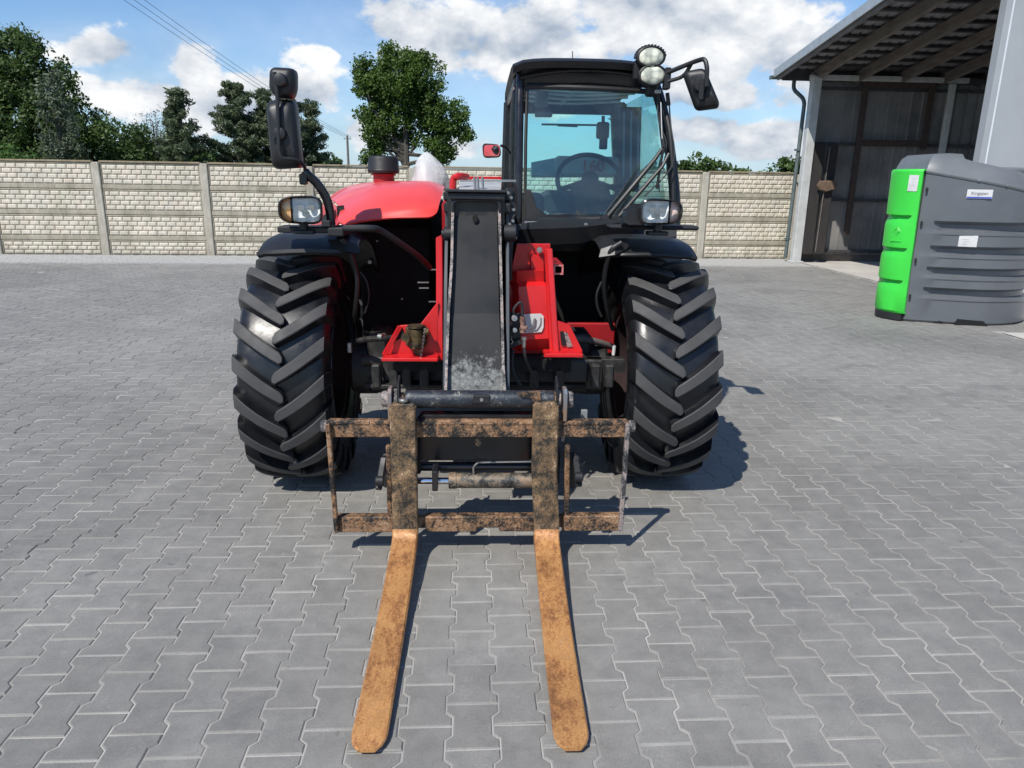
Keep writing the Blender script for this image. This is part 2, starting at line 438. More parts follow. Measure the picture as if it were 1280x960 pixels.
def glass(name, tint, refl=1.0, rough=0.0, dirt=0.0, fres=1.0):
    m, nt, bs = nodes(name); nt.nodes.remove(bs)
    out = nt.nodes['Material Output']; N = nt.nodes.new
    tr = N('ShaderNodeBsdfTransparent'); tr.inputs[0].default_value = (*tint, 1)
    gl = N('ShaderNodeBsdfGlossy'); gl.inputs['Roughness'].default_value = rough; gl.inputs[0].default_value = (refl, refl, refl, 1)
    fr = N('ShaderNodeFresnel'); fr.inputs[0].default_value = 1.5
    mx = N('ShaderNodeMixShader'); nt.links.new(fmath(nt, 'MULTIPLY', fr.outputs[0], fres), mx.inputs[0]); nt.links.new(tr.outputs[0], mx.inputs[1]); nt.links.new(gl.outputs[0], mx.inputs[2])
    res = mx.outputs[0]
    if dirt:
        df = N('ShaderNodeBsdfDiffuse'); df.inputs[0].default_value = (.45, .5, .5, 1)
        m2 = N('ShaderNodeMixShader')
        nt.links.new(fmath(nt, 'MULTIPLY', ramp(nt, tex(nt, scale=2.5, detail=5, stretch=(1, 1, 2.5)), [(.42, .25), (.7, 1.0)]), dirt), m2.inputs[0])
        nt.links.new(res, m2.inputs[1]); nt.links.new(df.outputs[0], m2.inputs[2]); res = m2.outputs[0]
    nt.links.new(res, out.inputs[0])
    return m
MAT['glass'] = glass('tinted_windscreen', (.80, .96, .95), 1.0, 0, .07)
MAT['glass2'] = glass('tinted_side_glass', (.84, .97, .96), 1.0, 0, .02, .4)
MAT['lens'] = glass('clear_lamp_lens', (.95, .97, .97), 1.0)
MAT['mirror'] = mat('mirror_glass', (.8, .8, .82), None, .03, .05, metal=1.0)

def reflector():
    m, nt, bs = nodes('lamp_reflector'); bs.inputs['Metallic'].default_value = .0; bs.inputs['Roughness'].default_value = .12
    bs.inputs['Base Color'].default_value = (.93, .94, .94, 1)
    v = tex(nt, 'voronoi', scale=32); bump(nt, bs, v, .45, .008); return m
MAT['reflector'] = reflector()
def led_mat():
    m, nt, bs = nodes('work_lamp_lens'); v = tex(nt, 'voronoi', scale=24)
    nt.links.new(ramp(nt, v, [(.0, (.80, .80, .66)), (.35, (.66, .67, .55)), (.62, (.36, .38, .32))]), bs.inputs['Base Color'])
    bs.inputs['Roughness'].default_value = .12; bump(nt, bs, v, .5, .01); return m
MAT['led'] = led_mat()

def wrap_mat():
    m, nt, bs = nodes('translucent_plastic_bag')
    bs.inputs['Base Color'].default_value = (.72, .75, .75, 1); bs.inputs['Roughness'].default_value = .38
    bs.inputs['Alpha'].default_value = .62
    bump(nt, bs, tex(nt, scale=7, detail=2, stretch=(2.5, 2.5, .4)), .35, .02)
    return m
MAT['wrap'] = wrap_mat()

# concrete, paving ---------------------------------------------------
def paver_mat():
    m, nt, bs = nodes('grey_concrete_paver')
    at = nt.nodes.new('ShaderNodeAttribute'); at.attribute_name = 'tone'
    oi = nt.nodes.new('ShaderNodeObjectInfo')
    tone = fmath(nt, 'ADD', at.outputs['Fac'], fmath(nt, 'MULTIPLY', oi.outputs['Random'], .999))
    tone = fmath(nt, 'FRACT', tone)
    col = ramp(nt, tone, [(0, (.202, .195, .179)), (.45, (.220, .213, .196)), (.8, (.227, .220, .202)), (1, (.211, .204, .187))])
    big = tex(nt, scale=.45, detail=6, rough=.6, coord='World', dist=.8)
    col = mix(nt, 1.0, col, ramp(nt, big, [(.32, .78), (.5, .99), (.66, 1.12)]), 'MULTIPLY')
    oil = tex(nt, scale=1.5, detail=8, rough=.68, coord='World', stretch=(.5, 1.4, 1), dist=.4)
    col = mix(nt, ramp(nt, oil, [(.54, 0.0), (.70, .6)]), col, (.135, .132, .128))
    med = tex(nt, scale=9, detail=8, rough=.72, coord='World')
    col = mix(nt, 1.0, col, ramp(nt, med, [(.3, .84), (.7, 1.13)]), 'MULTIPLY')
    scuff = tex(nt, scale=26, detail=6, rough=.8, coord='World', stretch=(1, .35, 1))
    col = mix(nt, ramp(nt, scuff, [(.60, 0.0), (.72, .35)]), col, (.40, .39, .37))
    spot = tex(nt, scale=7, detail=4, rough=.6, coord='World')
    col = mix(nt, ramp(nt, spot, [(.685, 0.0), (.73, .7)]), col, (.09, .09, .092))
    fine = tex(nt, scale=170, detail=5, rough=.85, coord='World')
    col = mix(nt, 1.0, col, ramp(nt, fine, [(.3, .78), (.5, 1.0), (.7, 1.24)]), 'MULTIPLY')
    # pale dust along the foot of the fence
    g = nt.nodes.new('ShaderNodeNewGeometry'); sp = nt.nodes.new('ShaderNodeSeparateXYZ'); nt.links.new(g.outputs['Position'], sp.inputs[0])
    d = fmath(nt, 'SUBTRACT', sp.outputs[1], fmath(nt, 'MULTIPLY', sp.outputs[0], .095))      # ~ 16.73 along the fence
    dust = ramp(nt, fmath(nt, 'ADD', fmath(nt, 'MULTIPLY', fmath(nt, 'SUBTRACT', d, 14.6), .9), fmath(nt, 'MULTIPLY', fmath(nt, 'SUBTRACT', med, .5), .5)), [(.25, 0.0), (.6, .75)])
    col = mix(nt, dust, col, (.40, .40, .385))
    nt.links.new(col, bs.inputs['Base Color'])
    nt.links.new(ramp(nt, med, [(.3, .62), (.7, .85)]), bs.inputs['Roughness'])
    bump(nt, bs, fine, .35, .0015)
    return m
MAT['paver'] = paver_mat()
MAT['joint'] = mat('pale_joint_sand', (.42, .405, .37), (.23, .22, .205), .9, scale=3, coord='World', bmp=.6, bscale=200)
MAT['soil'] = mat('grassy_soil', (.05, .08, .025), (.10, .09, .05), .95, scale=.4, coord='World')
MAT['slab'] = mat('pale_concrete_slab', (.48, .455, .41), (.38, .36, .33), .85, scale=1.5, coord='World', bmp=.3, bscale=80)

def concrete(name, c1, c2, stain, tint=None):
    m, nt, bs = nodes(name)
    col = ramp(nt, tex(nt, scale=6, detail=7, coord='World'), [(.3, c1), (.7, c2)])
    if tint:                                            # single castings differ a little: buff, pinkish, greenish
        v = nt.nodes.new('ShaderNodeTexVoronoi'); v.inputs['Scale'].default_value = 4.2
        g = nt.nodes.new('ShaderNodeNewGeometry'); nt.links.new(g.outputs['Position'], v.inputs['Vector'])
        sp = nt.nodes.new('ShaderNodeSeparateColor'); nt.links.new(v.outputs['Color'], sp.inputs[0])
        col = mix(nt, 1.0, col, ramp(nt, sp.outputs[0], [(.0, (.86, .86, .84)), (.3, (1.0, .98, .95)), (.6, (1.04, .98, .94)), (.8, (.92, .93, .87)), (1, (1.06, 1.03, 1.0))]), 'MULTIPLY')
    st = tex(nt, scale=2.2, detail=9, rough=.75, coord='World', stretch=(1.6, 1.6, .5), dist=.5)
    col = mix(nt, ramp(nt, st, [(.46, 0.0), (.66, .62)]), col, stain)
    drip = tex(nt, scale=9, detail=6, rough=.7, coord='World', stretch=(2.2, 2.2, .18))
    col = mix(nt, ramp(nt, drip, [(.55, 0.0), (.72, .45)]), col, stain)
    g2 = nt.nodes.new('ShaderNodeNewGeometry'); s2 = nt.nodes.new('ShaderNodeSeparateXYZ'); nt.links.new(g2.outputs['Position'], s2.inputs[0])
    splash = fmath(nt, 'ADD', fmath(nt, 'MULTIPLY', s2.outputs[2], -3.2), fmath(nt, 'MULTIPLY', st, 1.6))
    col = mix(nt, ramp(nt, splash, [(.15, 0.0), (.85, .6)]), col, (.24, .215, .17))
    col = mix(nt, 1.0, col, ramp(nt, tex(nt, scale=90, detail=3, coord='World'), [(.3, .82), (.7, 1.14)]), 'MULTIPLY')
    nt.links.new(col, bs.inputs['Base Color']); bs.inputs['Roughness'].default_value = .88
    bump(nt, bs, tex(nt, scale=60, detail=5, coord='World'), .5, .004)
    return m
MAT['fence_board'] = concrete('weathered_concrete_board', (.42, .385, .30), (.32, .29, .22), (.14, .125, .09))
MAT['fence_brick'] = concrete('cast_brick_relief', (.66, .62, .535), (.53, .50, .43), (.34, .30, .22), tint=True)
MAT['fence_post'] = concrete('concrete_post', (.47, .44, .37), (.38, .36, .30), (.22, .19, .14))
MAT['fence_cap'] = concrete('mossy_concrete_cap', (.30, .25, .17), (.24, .19, .12), (.12, .10, .06))

# ================================================================== the ground
PTH = R_(3.42)                       # direction of the paving rows
PU = Vector((cos(PTH), sin(PTH), 0)); PV = Vector((-sin(PTH), cos(PTH), 0))

def sheet(name, poly, z, m):
    b = MB(); b.add([(x, y, z) for x, y in poly], [tuple(range(len(poly)))])
    return b.build(name, m, kind='structure', smooth=0)

sheet('ground', [(-1500, -300), (1500, -300), (1500, 2600), (-1500, 2600)], -.06, MAT['soil'])
yard = sheet('paved_yard', [(-24, -6), (18, -6), (18, 20), (-24, 20)], -.0032, MAT['joint'])

def paver_geom():
    e = .1 - .0022; hw, hn = .0842-.0016, .0628-.0016
    out = [(hw, e), (hw, .060), (hn, .040), (hn, -.040), (hw, -.060), (hw, -e)]
    out = out + [(-x, y) for x, y in reversed(out)]
    top = inset(out, .0042)
    v = [(x, y, 0) for x, y in top] + [(x, y, -.0042) for x, y in out] + [(x, y, -.03) for x, y in out]
    n = len(out)
    # the top as five flat pieces so that the concave outline fills cleanly
    f = [(0, 1, 10, 11), (1, 2, 9, 10), (2, 3, 8, 9), (3, 4, 7, 8), (4, 5, 6, 7)]
    f += [(i, (i+1) % n, n+(i+1) % n, n+i) for i in range(n)] + [(n+i, n+(i+1) % n, 2*n+(i+1) % n, 2*n+i) for i in range(n)]
    return np.array(v), np.array(f)

def pavers():
    v, f = paver_geom()
    spots = []
    for k in range(-110, 80):
        u = .009 + .147*k
        for n in range(-12, 82):
            w = 3.037 + .1 + .2*n + (.1 if k % 2 else 0)
            x = u*cos(PTH)-w*sin(PTH); y = u*sin(PTH)+w*cos(PTH)
            if y < .7 or y > 16.76+.095*x-.05 or abs(x) > 2.2+.86*y: continue
            if x > 6.36-.0597*(y-16.5) and y > 8.6: continue
            if x > 5.80 and y < 8.6: continue
            if x > 8.4: continue
            spots.append((y*y + x*x, x, y))
    spots.sort()
    inview = [s for s in spots if s[2] > 1.68 and abs(s[1]) < .12+.66*s[2]]
    hid = lambda s: 3.3 < s[2] < 7.5 and abs(s[1]+.2) < 1.15
    near = [s for s in inview if not hid(s)][:300]
    nearset = set(near)
    me = bpy.data.meshes.new('paver'); me.from_pydata(v.tolist(), [], f.tolist()); me.materials.append(MAT['paver']); me.update()
    rnd = random.Random(3)
    for _, x, y in near:
        o = bpy.data.objects.new('paver', me); COL.objects.link(o); o.parent = yard
        o.location = (x, y, rnd.gauss(0, .0009)); o.rotation_euler = (rnd.gauss(0, .007), rnd.gauss(0, .007), PTH + rnd.gauss(0, .004))
    rest = np.array([(s[1], s[2]) for s in spots if s not in nearset]); N = len(rest); nv = len(v)
    a = PTH + rng.normal(0, .004, N); c, s = np.cos(a)[:, None], np.sin(a)[:, None]
    X = v[None, :, 0]*c - v[None, :, 1]*s + rest[:, 0:1]; Y = v[None, :, 0]*s + v[None, :, 1]*c + rest[:, 1:2]
    Z = v[None, :, 2] + rng.normal(0, .0009, (N, 1)) + v[None, :, 0]*rng.normal(0, .007, (N, 1)) + v[None, :, 1]*rng.normal(0, .007, (N, 1))
    V = np.stack([X, Y, Z], -1).reshape(-1, 3); Fq = (f[None] + (np.arange(N)*nv)[:, None, None]).reshape(-1, 4)
    me = quad_mesh('pavers', V, Fq, MAT['paver'], np.repeat(rng.random(N), len(f)))
    o = bpy.data.objects.new('pavers', me); COL.objects.link(o); o.parent = yard; o['kind'] = 'stuff'

def quad_mesh(name, V, Fq, m, tone=None):
    me = bpy.data.meshes.new(name)
    me.vertices.add(len(V)); me.vertices.foreach_set('co', V.astype(np.float32).ravel())
    me.loops.add(len(Fq)*4); me.loops.foreach_set('vertex_index', Fq.astype(np.int32).ravel())
    me.polygons.add(len(Fq)); me.polygons.foreach_set('loop_start', np.arange(0, len(Fq)*4, 4, dtype=np.int32))
    me.update(calc_edges=True)
    if tone is not None:
        me.polygons.foreach_set('use_smooth', [False]*len(me.polygons)); at = me.attributes.new('tone', 'FLOAT', 'FACE'); at.data.foreach_set('value', tone.astype(np.float32))
    me.materials.append(m); me.validate(); return me
pavers()

# shed floor and the pale slab by the tank
sheet('shed_floor', [(6.36, 16.9), (6.88, 8.62), (15, 9.1), (15, 18)], .004, MAT['slab'])
sheet('concrete_slab', [(5.80, 8.58), (6.10, 2.0), (14, 2.4), (14, 9.06)], .006, MAT['slab'])

# ================================================================== the fence
FD = R_(5.43); FA = Vector((-10.904, 15.691, 0)); BAY = 2.178
def fence():
    root = empty('concrete_fence', FA, FD)
    tag(root, 'pale precast concrete panel fence with brick relief behind the yard', 'fence')
    # local frame: x along the fence, y away from the camera, front of the boards at y = 0
    p = MB(); p.box(-.075, .075, -.05, .10, -.05, 1.90, .012)
    post0 = p.build('post', MAT['fence_post'], root)
    rowz = [(.31, .84), (.84, 1.365), (1.365, 1.90)]
    def board(h, rows, first_bottom):
        b = MB()
        bz = .12 if not first_bottom else .0
        b.box(.077, BAY-.077, 0, .045, 0, h-.005)
        if not first_bottom: b.box(.078, BAY-.078, -.022, .002, .004, .095, .008)
        b.box(.078, BAY-.078, -.016, .002, h-.035, h-.007, .006)
        b.box(.078, .105, -.016, .002, bz*.85, h-.036, .005); b.box(BAY-.105, BAY-.078, -.016, .002, bz*.85, h-.036, .005)
        return b
    def bricks(h, rows, bottom):
        """brick rectangles in the board's frame"""
        out = []; z0 = .102 if not bottom else .012; z1 = h-.042; rh = (z1-z0)/rows; w = .198
        for r in range(rows):
            x = .112 - (.099 if r % 2 else 0)
            while x < BAY-.115:
                a, c = max(x, .110), min(x+w, BAY-.110)
                if c-a > .03: out.append((a, c, z0+r*rh, z0+(r+1)*rh))
                x += w
        return out
    def brick_mb(w, h):
        b = MB(); b.add([(-w/2, .002, -h/2), (w/2, .002, -h/2), (w/2, .002, h/2), (-w/2, .002, h/2),
                         (-w/2+.006, -.010, -h/2+.006), (w/2-.006, -.010, -h/2+.006), (w/2-.006, -.010, h/2-.006), (-w/2+.006, -.010, h/2-.006),
                         (-w/2+.028, -.022, -h/2+.020), (w/2-.028, -.022, -h/2+.020), (w/2-.028, -.022, h/2-.020), (-w/2+.028, -.022, h/2-.020)],
                        [(0,1,5,4),(1,2,6,5),(2,3,7,6),(3,0,4,7),(4,5,9,8),(5,6,10,9),(6,7,11,10),(7,4,8,11),(8,9,10,11)])
        return b
    brick_mesh = {}; nb = 0; rnd = random.Random(5)
    kinds = {'top': (.535, 4, False), 'mid': (.525, 4, False), 'low': (.53, 4, False), 'foot': (.31, 3, True)}
    meshes = {}; relief = {}
    bays = [0, 1, 7, 2, 6, -1, 3, 4, 5, -2, -3]
    for bay in range(-3, 9):
        if bay > -3: pass
        o = post0 if bay == -3 else post0.copy()
        if bay != -3: COL.objects.link(o); o.parent = root
        o.location = (bay*BAY, 0, rnd.uniform(-.01, .015))
    for bay in bays:
        for kind, z in (('foot', 0), ('low', .31), ('mid', .84), ('top', 1.365)):
            h, rows, bottom = kinds[kind]
            if kind not in meshes: meshes[kind] = board(h, rows, bottom).build('concrete_board', MAT['fence_board'], root); o = meshes[kind]
            else: o = meshes[kind].copy(); COL.objects.link(o); o.parent = root
            o.location = (bay*BAY, rnd.uniform(-.004, .004), z)
            rects = bricks(h, rows, bottom)
            if nb + len(rects) <= 300 and bay in (0, 1, 7):
                for a, c, z0, z1 in rects:
                    key = (round(c-a, 3), round(z1-z0, 3))
                    if key not in brick_mesh:
                        q = brick_mb(c-a-.004, z1-z0-.004).build('brick', MAT['fence_brick'], o, smooth=20); brick_mesh[key] = q.data
                    else:
                        q = bpy.data.objects.new('brick', brick_mesh[key]); COL.objects.link(q); q.parent = o
                    q.location = ((a+c)/2, 0, (z0+z1)/2); nb += 1
            else:
                if kind not in relief:
                    b = MB()
                    for a, c, z0, z1 in rects:
                        b.M = Matrix.Translation(((a+c)/2, 0, (z0+z1)/2)); t = brick_mb(c-a-.004, z1-z0-.004); b.add(t.v, t.f)
                    b.M = None
                    q = b.build('brick_relief', MAT['fence_brick'], o, smooth=20, kind='stuff'); relief[kind] = q.data
                else:
                    q = bpy.data.objects.new('brick_relief', relief[kind]); COL.objects.link(q); q.parent = o; q['kind'] = 'stuff'
    for bay in sorted(bays):
        c = MB(); c.box(.074, BAY-.074, -.035, .065, 1.902, 1.94, .006)
        q = c.build('coping', MAT['fence_cap'], root); q.location = (bay*BAY, 0, 0)
fence()

# ================================================================== the open shed
def shed():
    root = empty('open_shed', (6.2, 16.5, 0), PTH)
    tag(root, 'open sided shed with corrugated back wall and sloping roof on rafters', 'shed')
    wood = mat('grey_rafter_wood', (.10, .085, .075), (.16, .14, .125), .85, scale=4, stretch=(4, .6, 4), bmp=.3)
    sheetm = mat('galvanised_wall_sheet', (.27, .262, .25), (.16, .157, .152), .5, .7, metal=.25, scale=1.2, detail=7, bmp=.1)
    darkm = mat('dark_steel_rail', (.05, .05, .055), (.035, .035, .038), .6)
    rust = mat('rusty_door_frame', (.062, .038, .030), (.045, .030, .026), .75, scale=12)
    postm = mat('pale_painted_post', (.50, .51, .50), (.40, .41, .40), .55, scale=5)
    roofm = mat('grey_roof_sheet', (.27, .27, .29), (.20, .20, .22), .55, scale=2, metal=.2)
    trim = mat('zinc_verge_trim', (.50, .53, .54), (.42, .45, .46), .4, metal=.5)
    pipe = mat('weathered_green_grey_pipe', (.10, .13, .13), (.07, .09, .09), .5)
    W = 8.2; SL = .148; ZE = 3.93
    p = MB(); p.box(-.03, .16, -.08, .10, 0, 3.86, .012); p.box(-.07, .20, -.12, .14, 0, .04, .006); p.build('post', postm, root)
    p = MB(); p.box(3.0, 3.12, .0, .10, 0, 3.78, .01); p.build('post', postm, root)
    p = MB(); p.box(6.0, 6.14, .0, .12, 0, 3.78, .01); p.build('post', postm, root)
    # wall sheets with trapezoid ribs
    for k in range(8):
        b = MB(); x0 = .14+k*1.0; rows = []
        prof = []
        x = 0.0
        while x < .999:
            prof += [(x, 0), (x+.19, 0), (x+.205, -.035), (x+.235, -.035)]; x += .25
        prof.append((1.0, 0))
        rows = [[(x0+px_, .30+py_, z) for px_, py_ in prof] for z in (.17, 3.80)]
        b.grid(rows, .004); b.build('wall_sheet', sheetm, root, smooth=15)
    for z in (.24, 1.36, 2.54, 3.66):
        b = MB(); b.box(.10, W, .19, .262, z-.03, z+.03, .004); b.build('rail', darkm, root)
    b = MB(); b.box(-.02, 3.4, .02, .16, 3.80, 3.90, .006); b.build('wall_plate', postm, root)
    b = MB(); b.box(3.41, W, .02, .16, 3.80, 3.90, .006); b.build('wall_plate', darkm, root)
    b = MB(); b.box(-.55, W, .262, .30, 3.80, 4.02); B_ = b.build('closing_board', darkm, root)
    # low dark strip behind the foot of the sheets
    b = MB(); b.box(.18, W, .34, .40, .0, .16); b.build('base_strip', wood, root)
    # rusty sliding door frame hung on the wall
    fr = MB(); fr.box(1.16, 1.28, .10, .17, .62, 3.80, .006); fr.box(2.62, 2.74, .10, .17, 2.45, 3.80, .006)
    fr.box(1.285, 2.615, .105, .165, 3.68, 3.80, .006); fr.box(1.285, 2.615, .105, .165, 2.52, 2.63, .006)
    fr.build('door_frame', rust, root)
    # rafters, battens, roof sheets, verge, gutter
    def zr(y): return ZE - SL*y         # y local, negative toward the yard
    for k in range(9):
        x = .10+k*.93
        b = MB(); b.bar((x, .32, zr(.32)-.02), (x, -4.86, zr(-4.86)-.02), .09, .21, .006); b.build('rafter', wood, root)
    nbat = 13
    for i in range(nbat):
        y = .30 - i*.42
        b = MB(); b.box(-.60, W, y-.055, y+.055, zr(y)+.088, zr(y)+.128); b.build('batten', darkm, root)
    for k in range(9):
        x0 = -.62+k*1.0; b = MB(); prof = []; x = 0.0
        while x < .999:
            prof += [(x, 0), (x+.13, 0), (x+.15, .03), (x+.18, .03)]; x += .2
        prof.append((1.0, 0))
        rows = [[(x0+a, y, zr(y)+.135+h) for a, h in prof] for y in (.48, -4.87)]
        b.grid(rows, .003); b.build('roof_sheet', roofm, root, smooth=15)
    b = MB(); b.bar((-.645, .50, zr(.50)+.105), (-.645, -4.88, zr(-4.88)+.105), .03, .17, .004); b.build('verge_trim', trim, root)
    b = MB(); b.bar((-.60, .40, zr(.40)-.0), (-.60, -4.86, zr(-4.86)-.0), .03, .12, .004); b.build('barge_board', wood, root)
    g = MB()
    prof = [(-.07*cos(R_(a)), -.07*sin(R_(a))) for a in range(0, 181, 20)]
    g.grid([[(x, .55+a, 3.92+h) for a, h in prof] for x in (-.70, W)], .004); g.box(-.705, -.69, .48, .62, 3.85, 3.925)
    g.build('gutter', pipe, root)
    d = MB(); d.tube(fillet([(-.18, .54, 3.86), (-.18, .54, 3.66), (-.02, .26, 3.42), (-.06, .25, .08)], .12), .042, 12)
    for z in (.5, 2.4): d.box(-.115, -.01, .2, .30, z-.02, z+.02)
    d.build('downpipe', pipe, root)
    # things leaning on the wall
    pl = mat('tarred_plank', (.018, .016, .016), (.03, .026, .024), .8, scale=6, stretch=(5, 5, .6))
    T = Matrix.Translation((6.2, 16.5, 0)) @ Matrix.Rotation(PTH, 4, 'Z')
    def lean(name, x, ztop, dx, m, w=.19):
        b = MB(); b.M = T; b.bar((x, -.10, .22), (x+dx, .03, ztop), w, .05, .004, up=(0, 1, 0)); return b.build(name, m)
    tag(lean('dark_plank', .27, 2.52, .05, pl, .22), 'black plank leaning by the shed post, left one of the two', 'plank', 'dark planks on the shed wall')
    tag(lean('dark_plank', .53, 2.50, .09, pl, .22), 'black plank leaning on the shed wall, right one of the two', 'plank', 'dark planks on the shed wall')
    r = empty('broom', (6.2, 16.5, 0), PTH); tag(r, 'brown broom head held up between the two black planks on the shed wall', 'broom')
    b = MB(); b.cyl((.44, -.12, .25), (.50, -.08, 2.45), .012, 10); b.build('handle', wood, r)
    br = mat('brown_bristles', (.17, .11, .075), (.09, .06, .04), .95, scale=40, stretch=(1, 1, .2), bmp=.8, bscale=90)
    b = MB(); pts = [(.28, 1.66), (.33, 1.76), (.68, 1.77), (.73, 1.66), (.68, 1.58), (.50, 1.53), (.34, 1.57)]
    b.prism(pts, 'y', -.17, -.115, .02); b.build('head', br, r)
    return root
shed()

def panel_building():
    root = empty('panel_building', (6.93, 11.5, 0), R_(2))
    tag(root, 'tall blue grey sandwich panel wall corner behind the fuel tank', 'building')
    pm = mat('blue_grey_wall_panel', (.33, .345, .36), (.305, .32, .335), .38, .5, scale=2, bmp=.06, bscale=50, spec=.5)
    tm = mat('white_corner_trim', (.62, .65, .68), (.55, .58, .61), .35)
    for k in range(6):
        b = MB(); b.box(.10+k*1.1, 1.195+k*1.1, 0, .12, .02, 6.2, .006); b.build('wall_panel', pm, root)
    b = MB(); b.box(.0, .085, -.02, .14, .0, 6.2, .004); b.build('corner_strip', pm, root)
    b = MB(); b.box(.087, .112, -.026, .02, .0, 6.2, .004); b.build('corner_trim', tm, root)
    b = MB(); b.box(-.05, 6.8, -.1, .2, 6.2, 6.3); b.build('coping', pm, root)
panel_building()

# ================================================================== the fuel tank
def fuel_tank():
    cx, cy = 5.85, 10.0
    root = empty('fuel_tank', (cx, cy, 0)); tag(root, 'dark grey plastic fuel tank with bright green side door', 'tank')
    body = mat('graphite_polyethylene', (.115, .125, .136), (.098, .106, .117), .27, .40, scale=3, bmp=.06, bscale=220, bdist=.001, coat=.25)
    lid = mat('graphite_polyethylene_lid', (.14, .15, .158), (.12, .128, .136), .34, .46, scale=4, bmp=.06, bscale=220)
    green = mat('bright_green_plastic', (.045, .60, .055), (.038, .52, .045), .36, .5, scale=1.2)
    dark = MAT['void']
    # plan outline: round barrel, with a squared shoulder on the left front where the door sits
    def plan(R=.97, n=90, inset_=0.0, groove=0.0):
        out = []
        for k in range(n):
            deg = 360*k/n; a = R_(deg); r = R
            if 150 <= deg <= 220.6: r = min(1.145, .865/max(.2, -cos(a))); r = max(r, .9) if deg < 170 else r
            if deg < 158 and deg > 150: r = R
            if 220.6 < deg < 248.5:                        # straight flank from the shoulder to the barrel
                p0, p1 = Vector((-.865, -.745)), Vector((-.355, -.903)); d = Vector((cos(a), sin(a))); e = p1-p0
                r = (p0.x*e.y-p0.y*e.x)/(d.x*e.y-d.y*e.x)
            g = groove*max(0, min(1, (deg-227)/5)) if deg > 200 else (groove if deg < 140 else 0)
            side = -cos(a)+.49*sin(a)                       # the far left flank falls away behind the door
            if side > 0: r = min(r, .885/side)
            r -= inset_+g; out.append((r*cos(a), r*sin(a)))
        return out
    b = MB(); rings = []
    levels = [(.0, .03, 0), (.03, .0, 0)]
    for lo, hi in ((.32, .45), (.575, .705), (.84, .965), (1.12, 1.26)):
        levels += [(lo-.035, 0, 0), (lo-.020, 0, -.010), (lo-.006, 0, -.010), (lo+.030, 0, .075), (hi-.040, 0, .075), (hi, 0, 0)]
    levels += [(1.50, 0, 0), (1.60, 0, 0)]
    for z, ins, g in levels: rings.append([(cx+x, cy+y, z) for x, y in plan(inset_=ins, groove=g)])
    SEAM = lambda x: 1.86 - .185*(x+.95)
    rings.append([(cx+x, cy+y, SEAM(x)-.01) for x, y in plan()])
    b.loft(rings); b.build('body', body, root, (cx, cy, 0), smooth=24)
    # forklift pockets at the foot
    p = MB()
    for a in (232, 262):
        x, y = .945*cos(R_(a)), .945*sin(R_(a)); p.M = Matrix.Translation((cx+x, cy+y, 0)) @ Matrix.Rotation(R_(a+90), 4, 'Z')
        p.prism([(-.19, .003), (.19, .003), (.13, .06), (-.17, .075)], 'y', -.035, .05)
    p.M = None; p.build('forklift_pocket', dark, root, (cx, cy, 0))
    # lid
    b = MB(); rings = []
    for f, dz, e in ((1.012, -.02, 0), (1.018, .0, 0), (1.0, .022, 0), (.985, .06, 0), (.93, .16, 0), (.86, .205, 0), (.5, .225, 0), (.1, .23, 0)):
        rings.append([(cx+x*f, cy+y*f, min(SEAM(x)+dz, 2.065+.02*(1-f)) if dz > .1 else SEAM(x)+dz) for x, y in plan()])
    b.loft(rings); b.build('lid', lid, root, (cx, cy, 0), smooth=30)
    b = MB(); b.lathe([(.19, 0), (.19, .05), (.16, .075), (.04, .08)], (cx+.42, cy-.25, 1.835), n=28); b.build('filler_cap', lid, root, (cx, cy, 0))
    b = MB(); b.bar((cx+.26, cy-.95, 1.86), (cx+.30, cy-.74, 1.97), .035, .05, .01)
    b.build('lid_rib', lid, root, (cx, cy, 0))
    b = MB()
    for a in (232, 250, 268, 286, 304):
        x, y = .985*cos(R_(a)), .985*sin(R_(a)); b.cyl((cx+x*.99, cy+y*.99, SEAM(x*.98)-.002), (cx+x*1.012, cy+y*1.012, SEAM(x*.98)-.002), .012, 10)
    b.build('lid_bolts', MAT['steel'], root, (cx, cy, 0), kind='stuff')
    # green door: a bowed shell over the cut side
    def door_outline(z, grow=0.0):
        # plan points front to back; the shell bows out toward the camera's left
        P = [(-.885, -.745), (-.915, -.775), (-.97, -.745), (-1.03, -.67), (-1.075, -.58), (-1.095, -.47), (-1.085, -.36), (-1.04, -.25), (-.88, -.18)]
        return P
    b = MB(); rows = []
    zl = [.10, .13]
    for lo, hi in ((.42, .50), (.82, .90), (1.22, 1.30)): zl += [lo-.05, lo, hi, hi+.02]
    zl += [1.78, 1.84, 1.865]
    for z in zl:
        row = []
        for i, (x, y) in enumerate(door_outline(z)):
            d = 0.0
            if z in (.42, .82, 1.22, .50, .90, 1.30): d = {.42: .012, .82: .012, 1.22: .012}.get(z, .05)*(1 if 2 < i < 8 else 0)
            if z > 1.85 or z < .12: d += .02
            x2 = x + d - .02*(z-1)
            row.append((cx+x2, cy+y+(.01 if d else 0), z))
        rows.append(row)
    b.grid(rows, -.02); b.build('door', green, root, (cx, cy, 0), smooth=35)
    b = MB(); b.prism([(cx+x, cy+y) for x, y in ((-.87, -.73), (-.915, -.755), (-.965, -.725), (-1.02, -.655), (-1.06, -.57), (-1.08, -.47), (-1.07, -.36), (-1.02, -.25), (-.86, -.18))], 'z', 1.845, 1.862, .003); b.build('door_top', green, root, (cx, cy, 0))
    b = MB(); b.prism([(cx+x, cy+y) for x, y in ((-.83, -.70), (-.91, -.735), (-.96, -.70), (-1.01, -.63), (-1.05, -.55), (-1.07, -.46), (-1.05, -.34), (-.8, -.15))], 'z', .005, .10, .01); b.build('door_sill', MAT['black'], root, (cx, cy, 0))
    b = MB()
